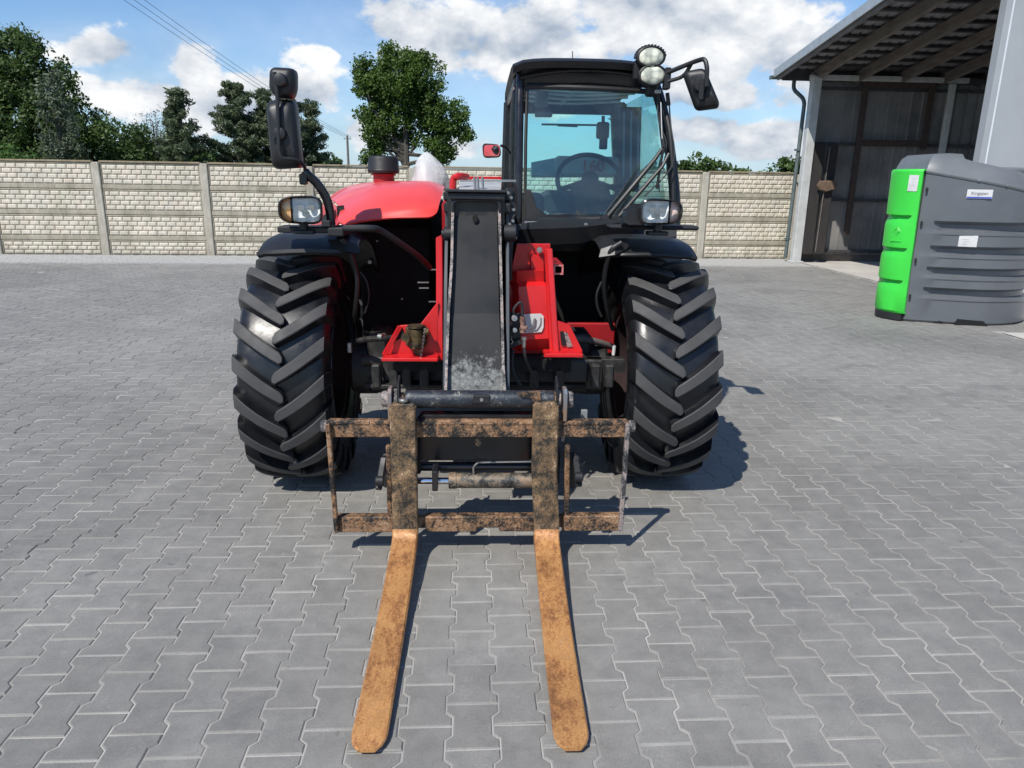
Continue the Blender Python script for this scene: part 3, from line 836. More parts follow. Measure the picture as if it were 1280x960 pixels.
    for z in (.3, .75, 1.2, 1.6): b.cyl((cx-.850, cy-.768, z), (cx-.850, cy-.768, z+.05), .014, 8)
    b.build('door_hinge', MAT['black'], root, (cx, cy, 0))
    # stickers
    def decal(name, c, w, h, nrm, text_lines, m, par=root, up=0):
        n = Vector(nrm).normalized(); yaw = atan2(n.x, -n.y)
        s = MB(); s.box(-w/2, w/2, -.002, .002, -h/2, h/2); o = s.build(name, m, par, smooth=0)
        o.location = (c[0]-cx, c[1]-cy, c[2]); o.rotation_euler = (0, 0, yaw)
        for txt, size, dx, dz, mm in text_lines:
            cu = bpy.data.curves.new('print', 'FONT'); cu.body = txt; cu.size = size; cu.align_x = 'CENTER'; cu.align_y = 'CENTER'; cu.extrude = .0005
            t = bpy.data.objects.new('print', cu); COL.objects.link(t); t.parent = o; t.location = (dx, -.0035, dz); t.rotation_euler = (pi/2, 0, 0)
            cu.materials.append(mm); text_to_mesh(t)
        return o
    ink = mat('sticker_ink', (.05, .05, .09), None, .5); blue = mat('blue_ink', (.06, .10, .45), None, .4)
    def onbody(deg, z, out=.006):
        a = R_(deg); r = .97+out; return (cx+r*cos(a), cy+r*sin(a), z), (cos(a), sin(a), 0)
    c, n = onbody(252, 1.585, .010); o = decal('sticker', c, .27, .105, n, [('Kingspan', .05, 0, .008, ink)], MAT['white'])
    s = MB(); s.box(-.132, .132, -.0035, -.0022, -.050, -.032); q = s.build('stripe', blue, o, smooth=0)
    c, n = onbody(250, 1.03, .004); decal('sticker', c, .20, .135, n, [('_____', .03, -.03, .03, ink), ('____ __', .022, -.02, .0, ink), ('____', .022, -.03, -.03, ink)], MAT['white'])
    decal('sticker', (cx-1.005, cy-.722, 1.70), .11, .19, (-.72, -.69, 0), [('____', .022, 0, .06, ink), ('___', .02, 0, .02, ink), ('___', .02, 0, -.02, ink)], MAT['white'])
    # raised maker's emblem pressed in the door
    e = MB()
    for k in range(3):
        w = .012+.012*k; e.M = Matrix.Translation((cx-1.06, cy-.62, 1.12)) @ Matrix.Rotation(R_(-62), 4, 'Z') @ Matrix.Rotation(R_(45), 4, 'Y')
        e.tube([(-w, 0, -w), (w, 0, -w), (w, 0, w), (-w, 0, w), (-w, 0, -w)], .003, 6)
    e.M = Matrix.Translation((cx-1.06, cy-.62, 1.0)) @ Matrix.Rotation(R_(-62), 4, 'Z'); e.box(-.07, .07, -.004, .004, -.010, .010, .003); e.M = None
    e.build('emblem', green, root, (cx, cy, 0))
    b = MB(); b.lathe([(.05, 0), (.05, .06), (.03, .09), (.005, .095)], (cx+.62, cy-.45, 1.78), n=16); b.build('vent_cap', body, root, (cx, cy, 0))
fuel_tank()

# ================================================================== trees, pole, wires
def leaf_mat(name, c1, c2, c3):
    m, nt, bs = nodes(name)
    at = nt.nodes.new('ShaderNodeAttribute'); at.attribute_name = 'tone'
    col = ramp(nt, at.outputs['Fac'], [(0, c1), (.55, c2), (1, c3)])
    nt.links.new(col, bs.inputs['Base Color']); bs.inputs['Roughness'].default_value = .55
    tr = nt.nodes.new('ShaderNodeBsdfTranslucent'); nt.links.new(col, tr.inputs[0])
    mx = nt.nodes.new('ShaderNodeMixShader'); mx.inputs[0].default_value = .4
    nt.links.new(bs.outputs[0], mx.inputs[1]); nt.links.new(tr.outputs[0], mx.inputs[2])
    nt.links.new(mx.outputs[0], nt.nodes['Material Output'].inputs[0]); return m
LEAF = {'oak': leaf_mat('fresh_oak_leaves', (.045, .085, .014), (.08, .145, .024), (.13, .21, .04)),
        'dark': leaf_mat('dark_leaves', (.045, .082, .020), (.075, .13, .032), (.12, .18, .05)),
        'grey': leaf_mat('grey_green_birch_leaves', (.09, .12, .075), (.13, .165, .10), (.17, .21, .13)),
        'pine': leaf_mat('pine_needles', (.07, .095, .05), (.105, .14, .07), (.15, .19, .10)),
        'bright': leaf_mat('bright_shrub_leaves', (.05, .11, .02), (.08, .16, .03), (.12, .2, .05)),
        'bud': leaf_mat('sparse_brown_buds', (.09, .075, .06), (.12, .11, .08), (.13, .14, .09))}
MAT['bark'] = mat('rough_bark', (.06, .05, .04), (.10, .09, .075), .9, scale=5, stretch=(3, 3, .5), bmp=.5)
MAT['twig'] = mat('pale_bare_twigs', (.26, .23, .21), (.18, .16, .145), .9)

def leaf_cloud(centres, radii, per, size, flat=1.0, elong=1.0, up=.4):
    """small leaf quads scattered through many clumps; returns vertices, quads, tone"""
    C = np.repeat(centres, per, axis=0); Rr = np.repeat(radii, per)[:, None]; n = len(C)
    d = rng.normal(size=(n, 3)); d /= np.linalg.norm(d, axis=1)[:, None]
    P = C + d*Rr*(rng.random((n, 1))**.45)*np.array([1, 1, flat])
    nn = d*.6 + rng.normal(size=(n, 3))*.6 + np.array([0, 0, up]); nn /= np.linalg.norm(nn, axis=1)[:, None]
    t = np.cross(nn, rng.normal(size=(n, 3))); t /= np.linalg.norm(t, axis=1)[:, None]; s = np.cross(nn, t)
    sz = size*(.55+.9*rng.random((n, 1)))
    a, b = t*sz*elong, s*sz*.62
    V = np.stack([P-a, P-b*.9, P+a, P+b*.9], 1).reshape(-1, 3)
    F = np.arange(n*4).reshape(-1, 4)
    tone = np.clip(np.repeat(rng.random(len(centres)), per)*.55 + rng.random(n)*.45, 0, 1)
    return V, F, tone

def tree(name, label, cat, x, y, lobes, trunk_h, trunk_r, kind, clump=.55, per=60, size=.16, nclump=1.0, limbs=9, group=None, shell=.55, trunk_mat='bark', base=0.0, gap=0.0):
    """lobes: (dx, dy, z, rx, ry, rz) ellipsoids of the crown relative to the trunk foot"""
    root = empty(name, (x, y, 0)); tag(root, label, cat, group)
    cs = []; 
    for (dx, dy, z, rx, ry, rz) in lobes:
        n = max(3, int(nclump*7.0*(rx*ry*rz)**(2/3)/clump**2*.55))
        d = rng.normal(size=(n, 3)); d /= np.linalg.norm(d, axis=1)[:, None]
        rad = shell+(1-shell)*rng.random((n, 1))**.6
        cs.append(np.array([dx, dy, z]) + d*rad*np.array([rx, ry, rz])*(.9+.2*rng.random((n, 1))))
    cs = np.concatenate(cs); rad = clump*(.55+.75*rng.random(len(cs)))
    V, F, tone = leaf_cloud(cs, rad, per, size)
    me = quad_mesh('crown', V, F, LEAF[kind], tone); o = bpy.data.objects.new('crown', me); COL.objects.link(o); o.parent = root
    b = MB(); zt = trunk_h
    top = max(l[2]+l[5]*.5 for l in lobes)
    b.tube(smooth_path([(0, 0, base), (.05*trunk_r, .1, zt*.5), (.1, 0, zt), (.0, .1, top)], 4), [trunk_r*(1.15-.95*i/12) for i in range(13)], 8)
    rnd = random.Random(int(x*10))
    for i in range(limbs):
        c = cs[rnd.randrange(len(cs))]; z0 = zt*rnd.uniform(.6, 1.1)
        p0 = Vector((0, 0, min(z0, c[2]-.1))); p3 = Vector(c); mid = p0*.5+p3*.5+Vector((0, 0, -.15*(p3-p0).length))
        b.tube(smooth_path([p0, mid, p3], 4), [trunk_r*.42*(1-.8*k/8) for k in range(9)], 6)
    b.build('trunk', MAT[trunk_mat], root)
    return root

def pine(label, x, y, h, spread, base_z=.8, dens=1.0, kind='pine', lean=0, group='pines behind the fence'):
    root = empty('pine_tree', (x, y, 0)); tag(root, label, 'tree', group)
    rnd = random.Random(int(x*100)); b = MB()
    b.tube([(0, 0, 0), (lean*.5, 0, h*.5), (lean, 0, h)], [.16, .11, .02], 7)
    cs = []; z = base_z
    while z < h:
        t = (z-base_z)/(h-base_z); L = spread*(1-t)**.75*(.75+.5*rnd.random())+.12
        for k in range(6):
            a = rnd.random()*6.28; LL = L*rnd.uniform(.6, 1.1); up = .25+.5*t
            p0 = Vector((lean*z/h, 0, z)); p1 = p0+Vector((cos(a)*LL, sin(a)*LL, LL*up*rnd.uniform(.3, 1.2)))
            b.tube([p0, (p0+p1)/2-Vector((0, 0, .05)), p1], [.028, .02, .008], 4)
            for s in np.linspace(.35, 1, max(2, int(LL/.22))): cs.append(tuple(p0.lerp(p1, s)))
        z += .30*rnd.uniform(.8, 1.3)
    cs = np.array(cs+[(lean, 0, h)]); V, F, tone = leaf_cloud(cs, np.full(len(cs), .24), int(60*dens), .045, flat=.6, elong=2.2, up=.1)
    me = quad_mesh('crown', V, F, LEAF[kind], tone); o = bpy.data.objects.new('crown', me); COL.objects.link(o); o.parent = root
    b.build('trunk', MAT['bark'], root)
    return root

def trees():
    tree('oak_tree', 'big solitary leafy tree standing behind the fence above the red hood', 'tree', -6.5, 45,
         [(.0, 0, 7.0, 2.1, 1.9, 1.75), (-1.6, .3, 6.3, 1.35, 1.3, 1.5), (1.1, 0, 6.9, 1.5, 1.4, 1.5), (-1.9, 0, 7.4, .95, 1, .9), (-.4, 0, 8.35, 1.0, 1, .65), (.9, 0, 8.0, 1.0, 1, .75),
          (2.3, 0, 5.3, 1.4, 1.2, 1.2), (-1.5, 0, 4.4, 1.2, 1.1, 1.3), (.6, .4, 4.9, 1.9, 1.5, 1.5), (3.3, 0, 4.3, .85, .8, .7), (2.0, 0, 3.3, 1.1, .9, .9), (-1.9, 0, 3.0, .7, .7, .7)],
         3.4, .30, 'oak', clump=.44, per=95, size=.085, limbs=18, shell=.25, nclump=1.5)
    T = 'trees beyond the left end of the fence'
    tree('leafy_tree', 'tallest dark leafy tree at the far left beyond the fence', 'tree', -19.6, 31,
         [(.1, 0, 5.9, 1.5, 1.3, 1.0), (-1.1, 0, 5.1, 1.5, 1.3, 1.1), (.9, 0, 4.7, 1.5, 1.3, 1.1), (-.2, -.3, 3.9, 2.4, 1.6, 1.4), (1.9, 0, 3.4, 1.35, 1.2, 1.1), (.6, 0, 2.4, 2.3, 1.6, 1.2), (-2.2, 0, 4.3, 1.2, 1.1, 1.0), (.2, 0, 6.7, .7, .7, .5)],
         2.4, .26, 'dark', clump=.44, per=95, size=.075, limbs=12, nclump=1.5, shell=.35)
    tree('leafy_tree', 'dark leafy tree cut by the left edge of the photo', 'tree', -22.3, 30,
         [(0, 0, 5.0, 1.5, 1.3, 1.2), (-.6, 0, 3.7, 1.8, 1.5, 1.4), (.6, 0, 2.5, 1.6, 1.4, 1.3)], 2.2, .24, 'dark', clump=.44, per=95, size=.075, limbs=8, nclump=1.5, shell=.35)
    tree('birch_tree', 'grey green drooping birch in front of the tall dark tree at the left', 'tree', -16.9, 28.5,
         [(0, 0, 4.0, .55, .55, 1.1), (.1, 0, 3.0, .8, .7, 1.3), (0, 0, 2.2, .95, .8, 1.0), (.0, 0, 5.0, .3, .3, .5)], 2.5, .09, 'grey', clump=.32, per=46, size=.065, limbs=9, shell=.2)
    tree('leafy_tree', 'small dark tree filling the foot of the tall left tree', 'tree', -15.9, 31,
         [(0, 0, 2.7, 1.3, 1.1, 1.1), (.6, 0, 2.0, 1.0, 1.0, .9), (-.9, 0, 2.2, 1.2, 1, 1)], 1.4, .12, 'dark', clump=.42, per=90, size=.075, limbs=6, nclump=1.5)
    tree('bare_tree', 'half bare twiggy tree between the dark tree and the pines', 'tree', -16.0, 34,
         [(0, 0, 3.2, 1.0, .8, 1.3), (.4, 0, 2.4, 1.2, .9, 1.0)], 2.2, .11, 'bud', clump=.4, per=16, size=.04, limbs=170, shell=.2, trunk_mat='twig', nclump=2.4)
    tree('shrub', 'bright green shrub peeping over the fence at the far left', 'shrub', -17.2, 25.5, [(0, 0, 2.05, .9, .7, .55), (-.7, 0, 1.8, .8, .6, .5), (.9, 0, 1.7, .6, .6, .5)], 1.0, .06, 'bright', clump=.3, per=60, size=.06, limbs=8)
    tree('shrub', 'fresh green bushy tree between the bare tree and the first pine', 'shrub', -14.4, 33.5, [(0, 0, 2.5, .9, .8, .8), (.6, 0, 2.1, .9, .8, .7), (-.8, 0, 2.0, .7, .7, .6)], 1.0, .08, 'bright', clump=.34, per=50, size=.075, limbs=8)
    pine('slender open pine, leftmost of the pines behind the fence', -13.4, 31, 4.9, 1.15, .8, .75)
    pine('small pine standing deep between the bare tree and the open pine', -17.2, 39, 4.9, 1.2)
    pine('broad dense pine right of the open slender pine', -11.9, 33, 5.35, 1.9, .5, 1.35)
    pine('pine merging with the broad one, left of the mirrors', -10.8, 33.5, 5.1, 1.8, .5, 1.2)
    pine('pine half hidden behind the stacked mirrors', -9.8, 33, 5.05, 1.6, .8, 1.1)
    pine('thin pine at the right end behind the stacked mirrors', -9.2, 34.5, 4.9, 1.0, 1.2, .8)
    # dark undergrowth that reads as one mass between the trunks
    n = 420
    c = np.stack([rng.uniform(-27, -8.6, n), rng.uniform(34, 39, n), rng.uniform(.3, 2.35, n)], -1)
    c[:, 2] *= np.where(c[:, 0] > -14.5, .93, 1.2)
    V, F, tone = leaf_cloud(c, np.full(n, .62), 60, .13)
    o = bpy.data.objects.new('undergrowth', quad_mesh('undergrowth', V, F, LEAF['dark'], tone)); COL.objects.link(o)
    tag(o, 'dark undergrowth beneath the pines behind the fence', 'undergrowth', kind='stuff')
    # far trees on the horizon
    tree('far_tree', 'small round tree on the horizon between the mirrors and the utility pole', 'tree', -27.6, 110, [(0, 0, 3.4, 2.3, 2, 1.6), (1.8, 0, 2.7, 1.8, 1.6, 1.2), (-2, 0, 2.6, 1.4, 1.4, 1)], 2, .3, 'dark', clump=.8, per=40, size=.3, limbs=4)
    tree('far_tree', 'round dark tree on the horizon just right of the cab', 'tree', 27.0, 110, [(0, 0, 4.0, 2.2, 2, 1.9), (2.4, 0, 3.2, 1.7, 1.6, 1.6), (-2.6, 0, 3.2, 1.7, 1.6, 1.5), (-4.2, 0, 2.4, 1.3, 1.3, 1.1)], 2, .3, 'dark', clump=.8, per=40, size=.3, limbs=4)
    tree('far_tree', 'dark tree on the horizon against the shed gutter', 'tree', 37.6, 100, [(0, 0, 4.3, 2.6, 2, 1.7), (-2.4, 0, 3.6, 1.4, 1.4, 1.5), (1.8, 0, 4.5, 1.6, 1.6, 1.4)], 2, .3, 'dark', clump=.8, per=40, size=.3, limbs=4)
    n = 160; c = np.stack([rng.uniform(18, 60, n), rng.uniform(125, 150, n), rng.uniform(.6, 4.3, n)], -1)
    V, F, tone = leaf_cloud(c, np.full(n, 1.1), 50, .35)
    o = bpy.data.objects.new('far_tree_line', quad_mesh('far_tree_line', V, F, LEAF['dark'], tone)); COL.objects.link(o)
    tag(o, 'low dark tree line on the horizon right of the cab', 'tree line', kind='stuff')
trees()

def pole_and_wires():
    wd = mat('weathered_pole_wood', (.12, .11, .10), (.18, .17, .16), .9); wm = mat('dark_wire', (.03, .03, .035), None, .6)
    P = Vector((-19.65, 90, 0)); root = empty('utility_pole', P); tag(root, 'thin wooden utility pole beyond the fence between mirrors and big tree', 'utility pole')
    b = MB(); b.tube([(0, 0, 0), (0, 0, 6.5)], [.17, .12], 8); q = b.build('pole', wd, root)
    b = MB(); b.box(-.42, .42, -.06, .06, 6.10, 6.18); b.build('crossarm', wd, root)
    for i, (dx, col) in enumerate(((-.38, 'leftmost'), (0, 'middle'), (.38, 'rightmost'))):
        s = MB(); s.lathe([(.05, 0), (.06, .1), (.04, .2), (.02, .22)], (dx, 0, 6.17 if dx else 6.5), n=8); s.build('insulator', MAT['white'], root)
        a = Vector((P.x+dx, 90, 6.38)); e = Vector((-14.9+1.25*dx, 12.0, 10.6)) ; d = e-a
        pts = [a+d*t+Vector((0, 0, -1.3*4*t*(1-t)*.55)) for t in np.linspace(0, 1.0, 26)]
        w = MB(); w.tube(pts, [.016-.009*t for t in np.linspace(0, 1, 26)], 5)
        o = w.build('power_line', wm); tag(o, 'thin overhead power line, %s of the three crossing the sky at left' % col, 'wire', 'overhead wires')
pole_and_wires()

# ================================================================== the telehandler
MTH = R_(2.6)                        # its heading; it nearly faces the camera
YA = 4.07                            # distance of the front axle
RT = .625
def sight(px, py, Y):
    """a surveyed point of the photograph at forward distance Y in the machine's own frame"""
    dx, dy = px-640, py-480
    u = dx*cos(ROLL)+dy*sin(ROLL); v = -dx*sin(ROLL)+dy*cos(ROLL)
    x = u/FPX; yu = -v/FPX; d = (x, cos(PITCH)+yu*sin(PITCH), -sin(PITCH)+yu*cos(PITCH))
    d = (d[0]*cos(MTH)+d[1]*sin(MTH), -d[0]*sin(MTH)+d[1]*cos(MTH), d[2]); t = Y/d[1]
    return Vector((d[0]*t, Y, CAMH+d[2]*t))
S = sight

def wheel_meshes():
    # profile across the tread: (u, r)
    prof = [(-.205, .335), (-.225, .37), (-.252, .43), (-.256, .48), (-.247, .53), (-.225, .556), (-.17, .568), (-.09, .574), (0, .576),
            (.09, .574), (.17, .568), (.225, .556), (.247, .53), (.256, .48), (.252, .43), (.225, .37), (.205, .335)]
    t = MB(); t.lathe([(r, u) for u, r in prof], (0, 0, 0), 'x', 96, cap=False)
    for sgn in (-1, 1):                                                  # rings moulded on the sidewall
        for rr, uu in ((.40, .2475), (.455, .2585)): t.tube([(sgn*uu, rr*cos(a), rr*sin(a)) for a in np.linspace(0, 2*pi, 73)], .004, 5, cap=False)
    lug = MB(); N = 20
    rb = lambda u: .572 if abs(u) < .12 else (.566 if abs(u) < .19 else (.55 if abs(u) < .235 else .50))
    rtop = lambda u: RT - (.0 if abs(u) < .1 else .9*(abs(u)-.1)**2)
    for side in (-1, 1):
        for k in range(N):
            a0 = 2*pi*k/N + (pi/N if side > 0 else 0)
            rings = []
            for i, u in enumerate((-.028, -.012, .03, .08, .13, .18, .22, .248, .266)):
                s = .50*u+.60*max(0, u)**2; w = .027+.036*max(0, u); wb = w+.016
                if i == 0: w *= .45; wb *= .55
                rt = rtop(u) if i < 8 else .545; rbase = rb(u)-.012
                if i == 8: w, wb = w*.9, wb*.9; rbase = .47
                if i == 7: rt = rtop(u)-.004
                if i == 0: rt -= .004
                row = []
                for (rr, ds) in ((rbase, -wb), (rt-.004, -w-.002), (rt, -w+.004), (rt, w-.004), (rt-.004, w+.002), (rbase, wb)):
                    a = a0+(s+ds)/.6
                    row.append((side*u, -rr*cos(a), rr*sin(a)))
                rings.append(row)
            mi0 = len(lug.f); lug.loft(rings)
            for f in range(mi0, len(lug.f)):
                j = (f-mi0) % 6; i = (f-mi0)//6
                lug.m[f] = 1 if (f-mi0 < 48 and j in (1, 2, 3) and i < 7) else 0
    rim = MB()
    rim.lathe([(.34, -.215), (.345, -.20), (.31, -.19), (.30, -.05), (.10, -.03), (.10, .02), (.30, .05), (.31, .19), (.345, .20), (.34, .215)], (0, 0, 0), 'x', 48, cap=False)
    hub = MB(); hub.lathe([(.001, -.10), (.10, -.10), (.15, -.06), (.16, .06), (.13, .12), (.001, .13)], (0, 0, 0), 'x', 32, cap=False)
    nut = MB()
    for k in range(10):
        a = 2*pi*k/10
        for s in (-1, 1): nut.cyl((s*.02, .2*cos(a), .2*sin(a)), (s*.065, .2*cos(a), .2*sin(a)), .014, 6)
    for mb_ in (t, lug, rim): mb_.v = [(x*.885, y, z) for x, y, z in mb_.v]
    return t, lug, rim, hub, nut

def telehandler():
    root = empty('telehandler', (-YA*sin(MTH), YA*cos(MTH), 0), MTH)
    tag(root, 'red and black telehandler facing the camera with rusty pallet forks lowered', 'telehandler')
    OFF = (0, YA, 0)
    def B(b, name, m, parent=root, **k): return b.build(name, m, parent, OFF, **k)

    # ---------------------------------------------------------------- wheels
    t, lug, rim, hub, nut = wheel_meshes()
    first = None
    for (x, y, steer) in ((-.978, YA, 0), (.990, YA, 0), (-.96, YA+2.85, 0), (.96, YA+2.85, 0)):
        w = empty('wheel'); w.parent = root; w.location = (x, y-YA, RT); w.rotation_euler = (0, 0, steer)
        if first is None:
            first = [t.build('tyre', MAT['tyre'], w, smooth=50), lug.build('tread', [MAT['tyre'], MAT['lug']], w, smooth=30),
                     rim.build('rim', MAT['rim'], w, smooth=40), hub.build('hub', MAT['red_dark'], w), nut.build('wheel_nuts', MAT['steel'], w, kind='stuff')]
        else:
            for o in first:
                c = o.copy(); COL.objects.link(c); c.parent = w
                if o.name.startswith('tread'): c.rotation_euler = (random.random()*.3, 0, 0)

    # ---------------------------------------------------------------- axle and underside
    b = MB()
    b.loft([[(x, YA-h, .63-v), (x, YA+h, .63-v), (x, YA+h, .63+v), (x, YA-h, .63+v)] for x, h, v in ((-.66, .08, .10), (-.42, .08, .09), (-.22, .11, .13), (.0, .16, .17), (.22, .11, .13), (.42, .08, .09), (.66, .08, .10))])
    b.lathe([(.16, -.02), (.16, .03), (.10, .08), (.02, .10)], (-.02, YA-.20, .63), 'y', 24)
    B(b, 'front_axle', MAT['grease'])
    b = MB()
    for s in (-1, 1):
        b = MB(); b.cyl((s*.56, YA, .62), (s*.72, YA, .62), .15, 24, .02); b.box(s*.50, s*.62, YA-.13, YA+.12, .50, .84, .02)
        b.cyl((s*.44, YA-.16, .70), (s*.64, YA-.17, .70), .03, 12)
        B(b, 'steering_knuckle', MAT['grease'])
    b = MB(); b.cyl((-.40, YA-.20, .565), (.40, YA-.20, .565), .035, 14); b.cyl((-.62, YA-.19, .565), (.62, YA-.19, .565), .018, 10)
    B(b, 'steering_cylinder', MAT['black'])
    b = MB(); b.loft([[(x, YA+2.85-h, .63-v), (x, YA+2.85+h, .63-v), (x, YA+2.85+h, .63+v), (x, YA+2.85-h, .63+v)] for x, h, v in ((-.66, .08, .09), (-.2, .09, .11), (.2, .09, .11), (.66, .08, .09))])
    B(b, 'rear_axle', MAT['grease'])
    # chassis rails and belly
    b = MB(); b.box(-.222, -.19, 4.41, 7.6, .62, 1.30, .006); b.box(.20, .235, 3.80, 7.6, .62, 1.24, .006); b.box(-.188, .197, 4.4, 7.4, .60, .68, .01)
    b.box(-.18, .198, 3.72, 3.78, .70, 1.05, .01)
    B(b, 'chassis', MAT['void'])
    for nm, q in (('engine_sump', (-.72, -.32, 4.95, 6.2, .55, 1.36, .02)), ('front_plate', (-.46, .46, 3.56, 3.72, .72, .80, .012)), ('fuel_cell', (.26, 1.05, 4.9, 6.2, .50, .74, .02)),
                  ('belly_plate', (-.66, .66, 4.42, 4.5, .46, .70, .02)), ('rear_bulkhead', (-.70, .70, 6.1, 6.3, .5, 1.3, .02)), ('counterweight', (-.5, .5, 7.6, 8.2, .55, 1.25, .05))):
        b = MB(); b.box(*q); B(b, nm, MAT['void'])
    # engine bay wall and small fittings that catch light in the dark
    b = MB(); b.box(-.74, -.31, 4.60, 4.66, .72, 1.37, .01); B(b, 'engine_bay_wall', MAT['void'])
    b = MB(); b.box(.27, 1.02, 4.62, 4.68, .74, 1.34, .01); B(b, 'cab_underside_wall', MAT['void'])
    b = MB()
    for px, py, r in ((463, 327, .012), (472, 301, .006), (503, 373, .006)): p = S(px, py, 4.56); b.cyl(p, p+Vector((0, -.03, 0)), r, 10)
    for px0, px1, py in ((535, 546, 337), (522, 536, 353), (524, 536, 360), (536, 546, 377)): p, q = S(px0, py, 4.2), S(px1, py, 4.2); b.bar(p, q, .006, .007)
    B(b, 'bay_bolts', MAT['steel'], kind='stuff')
    # dark red panel behind the right bracket
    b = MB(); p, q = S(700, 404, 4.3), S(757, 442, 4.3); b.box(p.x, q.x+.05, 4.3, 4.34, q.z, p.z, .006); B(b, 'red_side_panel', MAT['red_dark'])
    b = MB(); b.tube(smooth_path([S(712, 424, 3.9), S(735, 425, 3.95), S(752, 429, 4.0), S(766, 434, 4.05)]), .019, 12); B(b, 'grey_pipe', MAT['greyhose'])

    # ---------------------------------------------------------------- red front frame, left side
    b = MB()                                                              # upright web seen edge on with its lit front edge
    pts = [S(556, 296, 3.60), S(549, 360, 3.55), S(544, 447, 3.5)]
    poly = [(3.56, 1.385), (3.60, 1.385), (4.4, 1.35), (4.4, .80), (3.50, .80), (3.50, 1.0), (3.55, 1.2)]
    b.prism(poly, 'x', -.212, -.180, .004); B(b, 'left_frame_plate', MAT['red'])
    b = MB(); z0 = .80
    P = [(480, 442), (481, 447), (548, 447), (548, 378), (545, 380), (526, 405), (500, 407), (497, 409)]
    pl = [(S(x, y, 3.5).x, S(x, y, 3.5).z) for x, y in P]
    b.prism(pl, 'y', 3.50, 3.515, .002)
    e0, e1 = S(479, 444, 3.47), S(549, 447, 3.47); b.box(e0.x, -.20, 3.40, 3.50, e1.z-.004, e1.z+.012, .003)
    b.bar(S(500, 408, 3.49), S(480, 444, 3.46), .014, .02)
    B(b, 'left_bracket', MAT['red'])
    b = MB(); P = [(490, 428), (499, 412), (503, 410), (505, 420), (499, 424)]
    b.prism([(S(x, y, 3.495).x, S(x, y, 3.495).z) for x, y in P], 'y', 3.492, 3.499); B(b, 'bracket_opening', MAT['void'])
    # brass coupling on the bracket
    b = MB(); c = S(520, 422, 3.44)
    b.cyl(c+Vector((0, 0, -.055)), c+Vector((0, 0, .045)), .034, 16, .006); b.cyl(c+Vector((0, 0, .05)), c+Vector((0, 0, .06)), .040, 16)
    b.box(c.x-.05, c.x+.05, 3.44, 3.50, c.z-.05, c.z+.055, .012); b.cyl(c+Vector((-.045, -.03, .01)), c+Vector((-.045, -.055, .01)), .02, 8)
    b.cyl(c+Vector((.0, -.03, -.02)), c+Vector((.0, -.05, -.02)), .016, 8); b.cyl(c+Vector((.04, 0, .03)), c+Vector((.06, 0, .03)), .018, 8)
    b.prism([(c.x-.03, c.z-.05), (c.x+.04, c.z-.05), (c.x+.006, c.z-.10)], 'y', 3.46, 3.49)
    B(b, 'brass_coupling', MAT['brass'])
    b = MB()
    for k in range(9):
        t = k/8; p = S(531-5*t, 412+36*t, 3.42); b.tube([p+Vector((.004*cos(a), 0, .006*sin(a))) for a in np.linspace(0, 2*pi, 9)], .0013, 4, cap=False)
    B(b, 'retaining_chain', MAT['steel'], kind='stuff')
    b = MB(); b.tube(smooth_path([S(478, 424, 3.7), S(492, 421, 3.6), S(506, 421, 3.52)]), .012, 10); b.tube(smooth_path([S(440, 428, 3.85), S(460, 424, 3.75), S(479, 423, 3.7)]), .016, 10)
    B(b, 'coupling_pipe', MAT['grease'])
    b = MB(); p = S(474, 421, 3.69); b.cyl(p, p+Vector((.02, -.01, 0)), .018, 12); p = S(437, 434, 3.8); b.box(p.x-.012, p.x+.012, 3.79, 3.81, p.z-.03, p.z+.025, .004)
    B(b, 'pipe_clamp', MAT['steel'])

    # ---------------------------------------------------------------- red front frame, right side
    def px_prism(mb, P, Y0, Y1, bev=.002): mb.prism([(S(x, y, Y0).x, S(x, y, Y0).z) for x, y in P], 'y', Y0, Y1, bev)
    b = MB()
    px_prism(b, [(636, 352), (646, 305), (688, 305), (688, 447), (641, 447)], 3.66, 3.70)      # back plate
    B(b, 'right_frame_plate', MAT['red'])
    b = MB()                                                                                     # faceted casting face
    rows = [[S(636, 340, 3.66), S(646, 339, 3.61), S(664, 338, 3.60), S(680, 338, 3.61)],
            [S(637, 354, 3.655), S(646, 353, 3.62), S(664, 352, 3.62), S(680, 352, 3.62)],
            [S(641, 360, 3.63), S(648, 359, 3.585), S(668, 357, 3.58), S(686, 357, 3.58)],
            [S(643, 424, 3.60), S(652, 424, 3.56), S(668, 424, 3.56), S(687, 423, 3.56)],
            [S(645, 438, 3.64), S(652, 438, 3.61), S(668, 438, 3.60), S(688, 437, 3.60)]]
    b.grid(rows, -.012); B(b, 'right_frame_casting', MAT['red'], smooth=12)
    b = MB(); px_prism(b, [(662, 316), (680, 322), (681, 350), (664, 350)], 3.63, 3.66, .004); B(b, 'cover_plate', MAT['red'])
    b = MB(); b.bar(S(686, 311, 3.56), S(695, 446, 3.50), .030, .055, .004, up=(0, 1, 0)); b.bar(S(682, 311, 3.60), S(689, 446, 3.54), .014, .05, .003, up=(0, 1, 0))
    B(b, 'right_frame_flange', MAT['red'])
    b = MB(); px_prism(b, [(697, 401), (712, 406), (728, 438), (728, 441), (697, 441)], 3.50, 3.515); p, q = S(680, 441, 3.44), S(728, 446, 3.44)
    b.box(p.x, q.x, 3.42, 3.52, q.z, p.z, .003); B(b, 'right_bracket', MAT['red'])
    b = MB(); px_prism(b, [(700, 415), (704, 414), (708, 432), (702, 432)], 3.49, 3.499, 0); B(b, 'bracket_opening', MAT['void'])
    b = MB(); px_prism(b, [(705, 415), (709, 416), (716, 433), (709, 434)], 3.492, 3.4985, 0); B(b, 'chipped_patch', MAT['edge'])
    # square tube end
    b = MB(); c = S(698, 337, 3.60); w = .020
